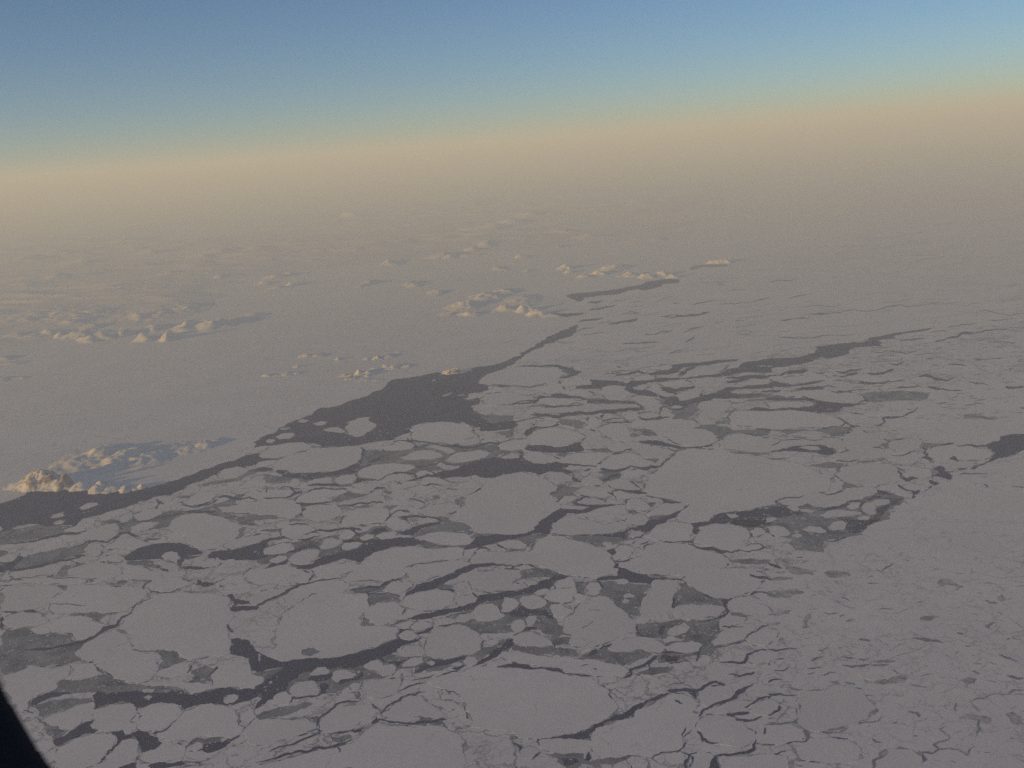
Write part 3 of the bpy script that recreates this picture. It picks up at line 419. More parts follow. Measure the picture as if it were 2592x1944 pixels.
small elongated floe bedded in white pack, left of the dark arch of water|1067,1214 1099,1207 1123,1214 1146,1223 1117,1229 1082,1226
small oval floe touching water, just below the diamond-shaped floe|1403,1480 1413,1471 1442,1461 1456,1476 1451,1486 1425,1487 1407,1490
small elongated floe edged with grey ice, below the lone round floe|891,1226 935,1223 956,1232 941,1243 900,1240
small thin floe touching water, right of the wide oval floe|1414,974 1437,963 1492,960 1498,967 1464,975 1431,979
small thin floe edged with water, right of the wide oval floe|1424,997 1437,987 1471,988 1495,994 1505,999 1485,1006 1454,1001
tiny elongated floe bedded in white pack, left of the biggest pale floe|1574,1205 1589,1193 1618,1189 1645,1192 1627,1202 1607,1211 1586,1211
tiny elongated floe touching water, just below the dark left-hand pond|387,1425 410,1418 439,1425 454,1435 451,1446 425,1441 407,1431
tiny rounded floe set in grey ice, right of the grey square patch at right|2181,1281 2193,1272 2214,1275 2219,1284 2219,1299 2202,1305 2187,1296
tiny oval floe bedded in white pack, right of the long dark slot|1539,1132 1551,1123 1566,1117 1589,1129 1592,1138 1566,1144 1548,1141
tiny blunt floe set in grey ice, just right of the long curved black lead|966,1698 973,1684 994,1681 1004,1692 994,1707 970,1713 961,1708
tiny elongated floe bedded in white pack, just left of the jagged dark opening|2281,1231 2301,1224 2337,1226 2354,1231 2348,1237 2307,1243
tiny elongated floe bedded in white pack, just right of the jagged dark opening|2413,1170 2442,1167 2471,1167 2471,1176 2442,1185 2419,1187
tiny rounded floe set in grey ice, right of the lead-corner oval floe|1296,1593 1297,1574 1314,1568 1327,1572 1330,1587 1319,1599 1302,1603
tiny rounded floe bedded in white pack, just above the long dark slot|1483,1070 1489,1060 1507,1057 1524,1064 1522,1076 1501,1088 1486,1082
tiny oval floe set in grey ice, just below the lead-corner oval floe|1017,1684 1041,1666 1070,1663 1073,1675 1052,1686 1020,1688
tiny blunt floe bedded in white pack, left of the dark left-hand pond|211,1393 223,1378 249,1375 259,1384 255,1396 231,1402
tiny oval floe touching water, just above the lead-corner oval floe|1039,1588 1049,1578 1073,1572 1093,1578 1093,1585 1070,1594 1049,1596
tiny thin floe touching water, just right of the bay below the cliffs|252,1308 272,1296 308,1290 328,1292 316,1299 293,1308 264,1314
tiny thin floe edged with grey ice, below the dark grey basin|1583,1686 1618,1669 1653,1660 1642,1675 1618,1685 1598,1692 1589,1694
tiny oval floe packed among floes, just left of the dark left-hand pond|258,1418 275,1405 305,1405 315,1412 305,1421 270,1425
tiny oval floe set in grey ice, right of the lead-corner oval floe|1152,1566 1164,1555 1199,1552 1199,1566 1175,1575 1158,1575
tiny oval floe bedded in white pack, below the long dark slot|1472,1217 1483,1207 1507,1208 1527,1220 1513,1228 1489,1228
tiny elongated floe edged with grey ice, below the lone round floe|777,1220 794,1214 830,1208 841,1214 841,1223 812,1226 786,1226
rightmost tiny thin floe touching water, left of the serrated dark lead|1665,970 1702,967 1742,965 1756,970 1729,977 1681,979
tiny blunt floe set in grey ice, just above the grey square patch at right|2096,1334 2108,1322 2134,1318 2143,1325 2137,1340 2108,1343
small oval floe at the corner of the long curved black lead|1010,1607 1023,1597 1043,1597 1055,1607 1052,1616 1035,1621 1017,1618
tiny oval floe bedded in white pack, above the five-sided floe|457,1248 475,1232 498,1226 507,1232 504,1244 480,1249 460,1252
tiny thin floe bedded in white pack, left of the dark left-hand pond|179,1411 211,1408 252,1411 231,1418 199,1425 182,1419
tiny oval floe edged with water, just right of the long left-hand lead|950,1358 967,1349 997,1344 1007,1350 1000,1361 970,1366
tiny elongated floe edged with grey ice, just right of the lead-corner oval floe|1096,1572 1114,1566 1146,1566 1158,1572 1131,1581 1105,1584
tiny oval floe touching water, just below the five-sided floe|510,1434 524,1416 542,1413 560,1424 551,1434 527,1435
tiny blunt floe bedded in white pack, left of the great domed floe|1038,1276 1064,1261 1087,1273 1070,1284 1049,1287
tiny elongated floe set in grey ice, just above the grey square patch at right|2029,1340 2049,1331 2079,1334 2093,1346 2076,1350 2049,1346
tiny oval floe edged with water, just left of the long curved black lead|783,1707 800,1692 818,1688 835,1701 821,1708 794,1710
tiny elongated floe set in grey ice, just left of the long left-hand lead|865,1384 874,1375 906,1372 918,1375 903,1387 879,1393 865,1390
tiny oval floe edged with grey ice, left of the square floe at lower left|78,1596 88,1587 111,1586 127,1593 123,1602 103,1605 85,1602
tiny rounded floe bedded in white pack, below the slanting black lead|1554,1938 1568,1930 1586,1936 1589,1953 1554,1953
tiny thin floe set in grey ice, left of the dark arch of water|1073,1132 1102,1126 1140,1135 1152,1144 1134,1150 1111,1138
tiny blunt floe edged with water, just right of the dark left-hand pond|410,1406 419,1399 436,1396 457,1411 445,1422 428,1416
tiny elongated floe bedded in white pack, just below the bay below the cliffs|161,1343 182,1334 217,1333 218,1342 199,1349 176,1349
rightmost tiny thin floe edged with water, just above the serrated dark lead|1882,970 1909,958 1950,960 1956,967 1926,972
tiny oval floe set in grey ice, just above the long left-hand lead|856,1358 865,1346 888,1343 900,1352 891,1362 865,1365
tiny blunt floe bedded in white pack, right of the long dark slot|1577,1056 1589,1044 1612,1041 1621,1053 1612,1062 1586,1063
tiny oval floe set in grey ice, below the bay below the cliffs|0,1411 18,1402 44,1408 38,1418 9,1424 0,1422
tiny oval floe edged with grey ice, below the thick lower-left lead|472,1892 492,1880 513,1883 513,1894 492,1902 475,1900
tiny blunt floe bedded in white pack, above the grey square patch at right|2099,1243 2108,1223 2131,1218 2137,1223 2131,1234 2117,1243
tiny oval floe bedded in white pack, below the slanting black lead|1586,1924 1618,1918 1633,1924 1624,1936 1598,1938
tiny thin floe packed among floes, just left of the dark left-hand pond|270,1399 290,1390 331,1394 331,1400 308,1403 275,1405
tiny thin floe set in grey ice, just left of the dark arch of water|1152,1129 1175,1116 1210,1110 1213,1120 1193,1126 1158,1131
tiny elongated floe bedded in white pack, right of the hooked black lead|1554,1252 1571,1248 1595,1249 1607,1258 1583,1264 1560,1262
tiny elongated floe set in grey ice, left of the dark arch of water|1102,1179 1123,1173 1164,1179 1158,1186 1126,1189
tiny blunt floe edged with grey ice, right of the lead-corner oval floe|1172.4,1674.8 1181.2,1663.1 1201.7,1663.1 1210.5,1673.3 1201.7,1683.6 1181.2,1683.6
tiny blunt floe ringed by water, right of the thick lower-left lead|563.9,1772.9 577.1,1759.7 594.7,1756.8 603.5,1764.1 591.8,1777.3 574.2,1781.7
tiny elongated floe edged with water, left of the lone round floe|648.0,1176.0 665.6,1167.2 691.9,1164.2 703.7,1167.2 691.9,1174.5 665.6,1181.8 648.0,1184.8
tiny elongated floe touching water, just above the long dark slot|1351.7,1076.2 1366.3,1067.4 1389.7,1063.0 1410.2,1068.8 1398.5,1077.6 1369.2,1079.1
tiny blunt floe edged with grey ice, above the dark left-hand pond|298.8,1316.8 313.5,1302.1 331.0,1296.3 335.4,1305.1 325.2,1319.7 307.6,1324.1
tiny blunt floe set in grey ice, just right of the stepped dark lead|1896.5,1345.7 1911.2,1335.4 1928.8,1336.9 1937.6,1345.7 1922.9,1354.5 1908.3,1358.9
tiny elongated floe set in grey ice, left of the jagged dark opening|2201.8,1272.4 2225.2,1263.7 2251.6,1263.7 2251.6,1272.4 2225.2,1281.2 2213.5,1278.3
tiny oval floe edged with grey ice, just above the hooked black lead|1416.1,1266.6 1427.8,1256.3 1451.3,1254.9 1463.0,1260.7 1448.3,1269.5 1430.8,1273.9
tiny elongated floe bedded in white pack, just left of the grey square patch at right|1881.9,1389.6 1899.5,1377.9 1922.9,1377.9 1934.6,1386.7 1911.2,1394.0
tiny oval floe edged with grey ice, just left of the long left-hand lead|765.2,1357.6 782.8,1348.8 806.2,1350.3 809.1,1357.6 788.6,1366.4 771.0,1366.4
tiny oval floe edged with water, left of the long left-hand lead|683.2,1416.2 706.6,1405.9 724.2,1407.4 727.1,1414.7 703.7,1425.0 686.1,1425.0
tiny rounded floe set in grey ice, left of the grey bay with islets|1331.2,1569.3 1337.0,1559.1 1357.5,1559.1 1359.0,1569.3 1348.7,1582.5 1334.1,1584.0
tiny elongated floe bedded in white pack, right of the long dark slot|1618.2,1052.7 1627.0,1045.4 1647.5,1043.9 1673.9,1051.3 1659.3,1057.1 1635.8,1057.1
tiny thin floe edged with water, just above the hooked black lead|1413.2,1278.3 1436.6,1278.3 1460.1,1281.2 1483.5,1282.7 1480.6,1288.6 1448.3,1288.6 1422.0,1287.1
tiny elongated floe ringed by water, left of the lone round floe|697.8,1105.7 715.4,1096.9 738.8,1095.4 744.7,1102.7 733.0,1110.1 706.6,1111.5
tiny oval floe bedded in white pack, right of the diamond-shaped floe|1600.7,1377.9 1612.4,1366.2 1635.8,1361.8 1641.7,1369.1 1624.1,1380.8 1606.5,1383.8
rightmost tiny thin floe edged with water, left of the serrated dark lead|1644.2,983.8 1657.7,982.1 1684.9,994.0 1708.6,997.3 1701.8,1002.4 1681.5,1004.1 1664.5,995.6
tiny elongated floe touching water, right of the long left-hand lead|1055.2,1319.5 1087.4,1310.7 1107.9,1316.6 1096.2,1322.4 1058.1,1328.3
leftmost tiny thin floe edged with water, just above the serrated dark lead|1861.2,949.9 1878.1,943.1 1912.0,944.8 1932.4,946.5 1905.2,953.3 1871.3,953.9
leftmost tiny thin floe touching water, left of the serrated dark lead|1640.8,929.5 1691.6,922.7 1701.8,929.5 1691.6,936.3 1657.7,934.6
tiny oval floe set in grey ice, just above the dark arch of water|1216.3,1117.4 1228.0,1108.6 1251.5,1113.0 1260.3,1120.3 1242.7,1126.2 1222.2,1123.2
leftmost tiny thin floe edged with water, left of the serrated dark lead|1600.1,956.7 1627.2,949.9 1657.7,953.3 1654.3,960.0 1620.4,963.4
tiny thin floe ringed by water, just left of the lone round floe|817.9,1086.6 835.5,1082.2 858.9,1082.2 873.6,1091.0 867.7,1095.4 841.3,1092.5 823.8,1090.4
tiny elongated floe bedded in white pack, left of the five-sided floe|354.5,1281.6 369.1,1272.8 401.3,1272.8 395.5,1281.6 363.3,1287.5
tiny elongated floe touching water, below the wide oval floe|1211.2,1046.5 1224.7,1036.3 1248.5,1034.6 1262.0,1039.7 1241.7,1048.2 1221.3,1049.9
tiny oval floe bedded in white pack, above the long left-hand lead|996.6,1301.9 1011.3,1293.1 1031.8,1293.1 1040.5,1301.9 1025.9,1307.8 1005.4,1307.8
tiny rounded floe bedded in white pack, just left of the grey bay with islets|1451.3,1507.8 1465.9,1501.9 1483.5,1513.7 1477.6,1525.4 1460.1,1522.4
tiny oval floe edged with grey ice, just left of the dark grey basin|1600.7,1567.9 1627.0,1563.5 1644.6,1569.3 1632.9,1578.1 1612.4,1579.6
tiny elongated floe ringed by water, just right of the bay below the cliffs|202.1,1287.5 222.6,1272.8 246.1,1272.8 249.0,1277.2 225.6,1286.0 208.0,1290.4
tiny elongated floe edged with grey ice, left of the dark arch of water|1050.8,1199.4 1058.1,1193.5 1081.6,1190.6 1097.7,1196.5 1087.4,1203.8 1064.0,1203.8
tiny oval floe bedded in white pack, above the long dark slot|1524.5,1055.7 1530.4,1046.9 1547.9,1046.9 1568.4,1055.7 1553.8,1058.6 1530.4,1061.5
tiny blunt floe set in grey ice, above the grey square patch at right|2143.2,1281.2 2154.9,1272.4 2178.4,1272.4 2175.4,1284.2 2157.9,1290.0
tiny oval floe edged with water, just above the dark arch of water|1296.0,1143.5 1310.6,1152.3 1310.6,1159.7 1296.0,1161.1 1266.7,1158.2
tiny oval floe edged with water, right of the diamond-shaped floe|1591.9,1354.5 1600.7,1345.7 1618.2,1344.2 1631.4,1348.6 1624.1,1355.9 1603.6,1360.3
tiny thin floe edged with water, just left of the serrated dark lead|1851.0,994.0 1864.6,987.2 1891.7,988.9 1918.8,990.6 1898.5,995.6 1864.6,996.3
tiny oval floe touching water, above the five-sided floe|401.3,1267.0 421.8,1255.3 439.4,1256.7 430.6,1269.9 410.1,1272.8
tiny oval floe edged with water, just above the long left-hand lead|911.7,1360.5 929.2,1351.7 946.8,1354.7 946.8,1362.0 929.2,1367.8 914.6,1366.4
tiny oval floe edged with water, below the diamond-shaped floe|1351.7,1501.9 1366.3,1493.2 1386.8,1490.2 1391.2,1497.5 1378.0,1504.9 1357.5,1506.3
tiny oval floe bedded in white pack, left of the serrated dark lead|1671.0,1049.8 1673.9,1041.0 1688.5,1041.0 1703.2,1048.3 1703.2,1055.7 1679.8,1055.7
tiny blunt floe bedded in white pack, just below the long curved black lead|885.3,1736.3 897.0,1727.5 914.6,1730.4 911.7,1742.2 891.1,1746.6
tiny oval floe edged with water, just left of the serrated dark lead|1820.5,958.3 1834.0,951.6 1857.8,953.3 1851.0,963.4 1827.3,965.1
tiny thin floe ringed by water, right of the biggest pale floe|2023.1,1133.3 2040.7,1128.9 2072.9,1131.8 2078.8,1137.7 2055.3,1139.2
tiny oval floe set in grey ice, above the grey square patch at right|1990.9,1284.2 2002.6,1278.3 2020.2,1281.2 2026.0,1290.0 2011.4,1294.4
tiny oval floe edged with water, just above the grey bay with islets|1555.3,1468.3 1574.3,1465.3 1593.3,1472.6 1586.0,1478.5 1565.5,1478.5
tiny oval floe bedded in white pack, left of the stepped dark lead|1632.9,1266.6 1641.7,1260.7 1665.1,1260.7 1668.0,1269.5 1650.5,1272.4
tiny elongated floe touching water, just right of the dark left-hand pond|483.4,1417.8 498.0,1410.5 521.4,1407.6 520.0,1416.4 498.0,1422.2
tiny oval floe touching water, just below the diamond-shaped floe|1325.3,1472.6 1339.9,1466.8 1360.4,1474.1 1354.6,1480.8 1334.1,1480.0
leftmost tiny elongated floe ringed by water, just below the bay below the cliffs|126.0,1310.9 137.7,1302.1 164.1,1296.3 164.1,1305.1 146.5,1310.9
tiny thin floe edged with water, below the wide oval floe|1177.3,1009.2 1194.2,1000.7 1224.7,997.3 1214.6,1005.8 1187.4,1010.9
tiny oval floe edged with water, right of the grey square patch at right|2169.6,1312.0 2184.2,1304.7 2201.8,1307.6 2198.9,1314.9 2175.4,1316.4
tiny elongated floe ringed by water, just left of the lone round floe|791.5,1072.0 812.1,1066.1 828.2,1067.6 823.8,1074.9 803.3,1077.0
tiny thin floe set in grey ice, above the grey square patch at right|2026.0,1288.6 2043.6,1288.6 2067.0,1292.9 2055.3,1297.3 2029.0,1295.9
tiny oval floe set in grey ice, just right of the stepped dark lead|1938.1,1313.5 1955.7,1309.1 1967.4,1314.9 1952.8,1320.8 1938.1,1322.2
tiny elongated floe set in grey ice, just above the thick lower-left lead|358.9,1746.6 372.0,1743.6 392.5,1745.1 386.7,1752.4 366.2,1753.3
tiny oval floe set in grey ice, just right of the grey bay with islets|1577.2,1509.3 1591.9,1501.9 1609.5,1509.3 1600.7,1513.7 1583.1,1513.7
tiny oval floe ringed by water, just right of the stepped dark lead|1838.0,1301.7 1861.4,1300.3 1870.2,1307.6 1852.6,1312.0
tiny elongated floe edged with water, right of the lead-corner oval floe|1143.1,1680.6 1157.7,1676.2 1172.4,1679.2 1166.5,1685.0 1146.0,1686.5
rightmost tiny elongated floe ringed by water, just below the bay below the cliffs|134.8,1325.6 152.3,1316.8 167.0,1318.2 158.2,1325.6 140.6,1328.5
tiny oval floe set in grey ice, just right of the diamond-shaped floe|1524.5,1375.0 1533.3,1370.6 1547.9,1373.5 1550.9,1379.4 1536.2,1382.3
rightmost tiny oval floe set in grey ice, just above the grey square patch at right|2002.6,1355.9 2017.2,1350.1 2031.9,1355.9 2020.2,1361.8
tiny oval floe ringed by water, just left of the lone round floe|755.1,1065.2 767.0,1060.1 780.6,1065.2 770.4,1070.2 756.8,1069.2
tiny oval floe set in grey ice, left of the dark arch of water|1099.1,1170.1 1116.7,1168.6 1128.4,1176.0 1113.8,1178.9
tiny elongated floe ringed by water, left of the serrated dark lead|1698.4,1029.6 1712.0,1026.2 1728.9,1029.6 1715.4,1034.0 1701.8,1033.3
tiny oval floe ringed by water, left of the lone round floe|674.4,1115.9 683.2,1111.5 697.8,1113.0 691.9,1120.3 677.3,1120.3
tiny blunt floe set in grey ice, just below the grey bay with islets|1574.3,1522.4 1583.1,1515.1 1593.3,1519.5 1588.9,1526.8 1578.7,1526.8
tiny blunt floe ringed by water, just below the lead-corner oval floe|1081.6,1677.7 1090.4,1671.9 1102.1,1679.2 1093.3,1685.0
tiny elongated floe touching water, left of the serrated dark lead|1608.6,982.1 1620.4,978.7 1637.4,981.1 1627.2,986.5 1613.7,986.5
tiny blunt floe ringed by water, just left of the thick lower-left lead|363.3,1765.6 375.0,1759.7 385.2,1764.1 377.9,1770.9
"""
SMALL_FLOES = """
1603.6,1095.2 1610.9,1091.4 1624.1,1093.7 1621.2,1099.0 1609.5,1099.0
706.0,1085.5 719.5,1082.1 736.5,1082.1 726.3,1087.2 712.7,1088.9
413.1,1746.6 430.6,1744.5 430.6,1750.9 418.9,1753.9
1116.2,1002.4 1140.0,994.0 1145.0,995.6 1126.4,1004.1
2005.5,1345.7 2011.4,1339.8 2026.0,1344.2 2020.2,1348.6
149.4,1746.6 161.1,1745.1 171.4,1749.5 159.7,1751.8
1914.9,926.1 1933.5,924.4 1943.7,926.8 1926.8,928.9
2069.2,907.5 2079.3,904.1 2091.2,906.5 2079.3,909.2
1156.9,1000.7 1173.9,997.3 1177.3,1000.1 1160.3,1002.8
1940.3,926.1 1950.5,924.1 1957.3,927.5 1943.7,929.5
1092.5,963.4 1097.6,959.4 1103.3,963.4 1097.6,965.5
"""
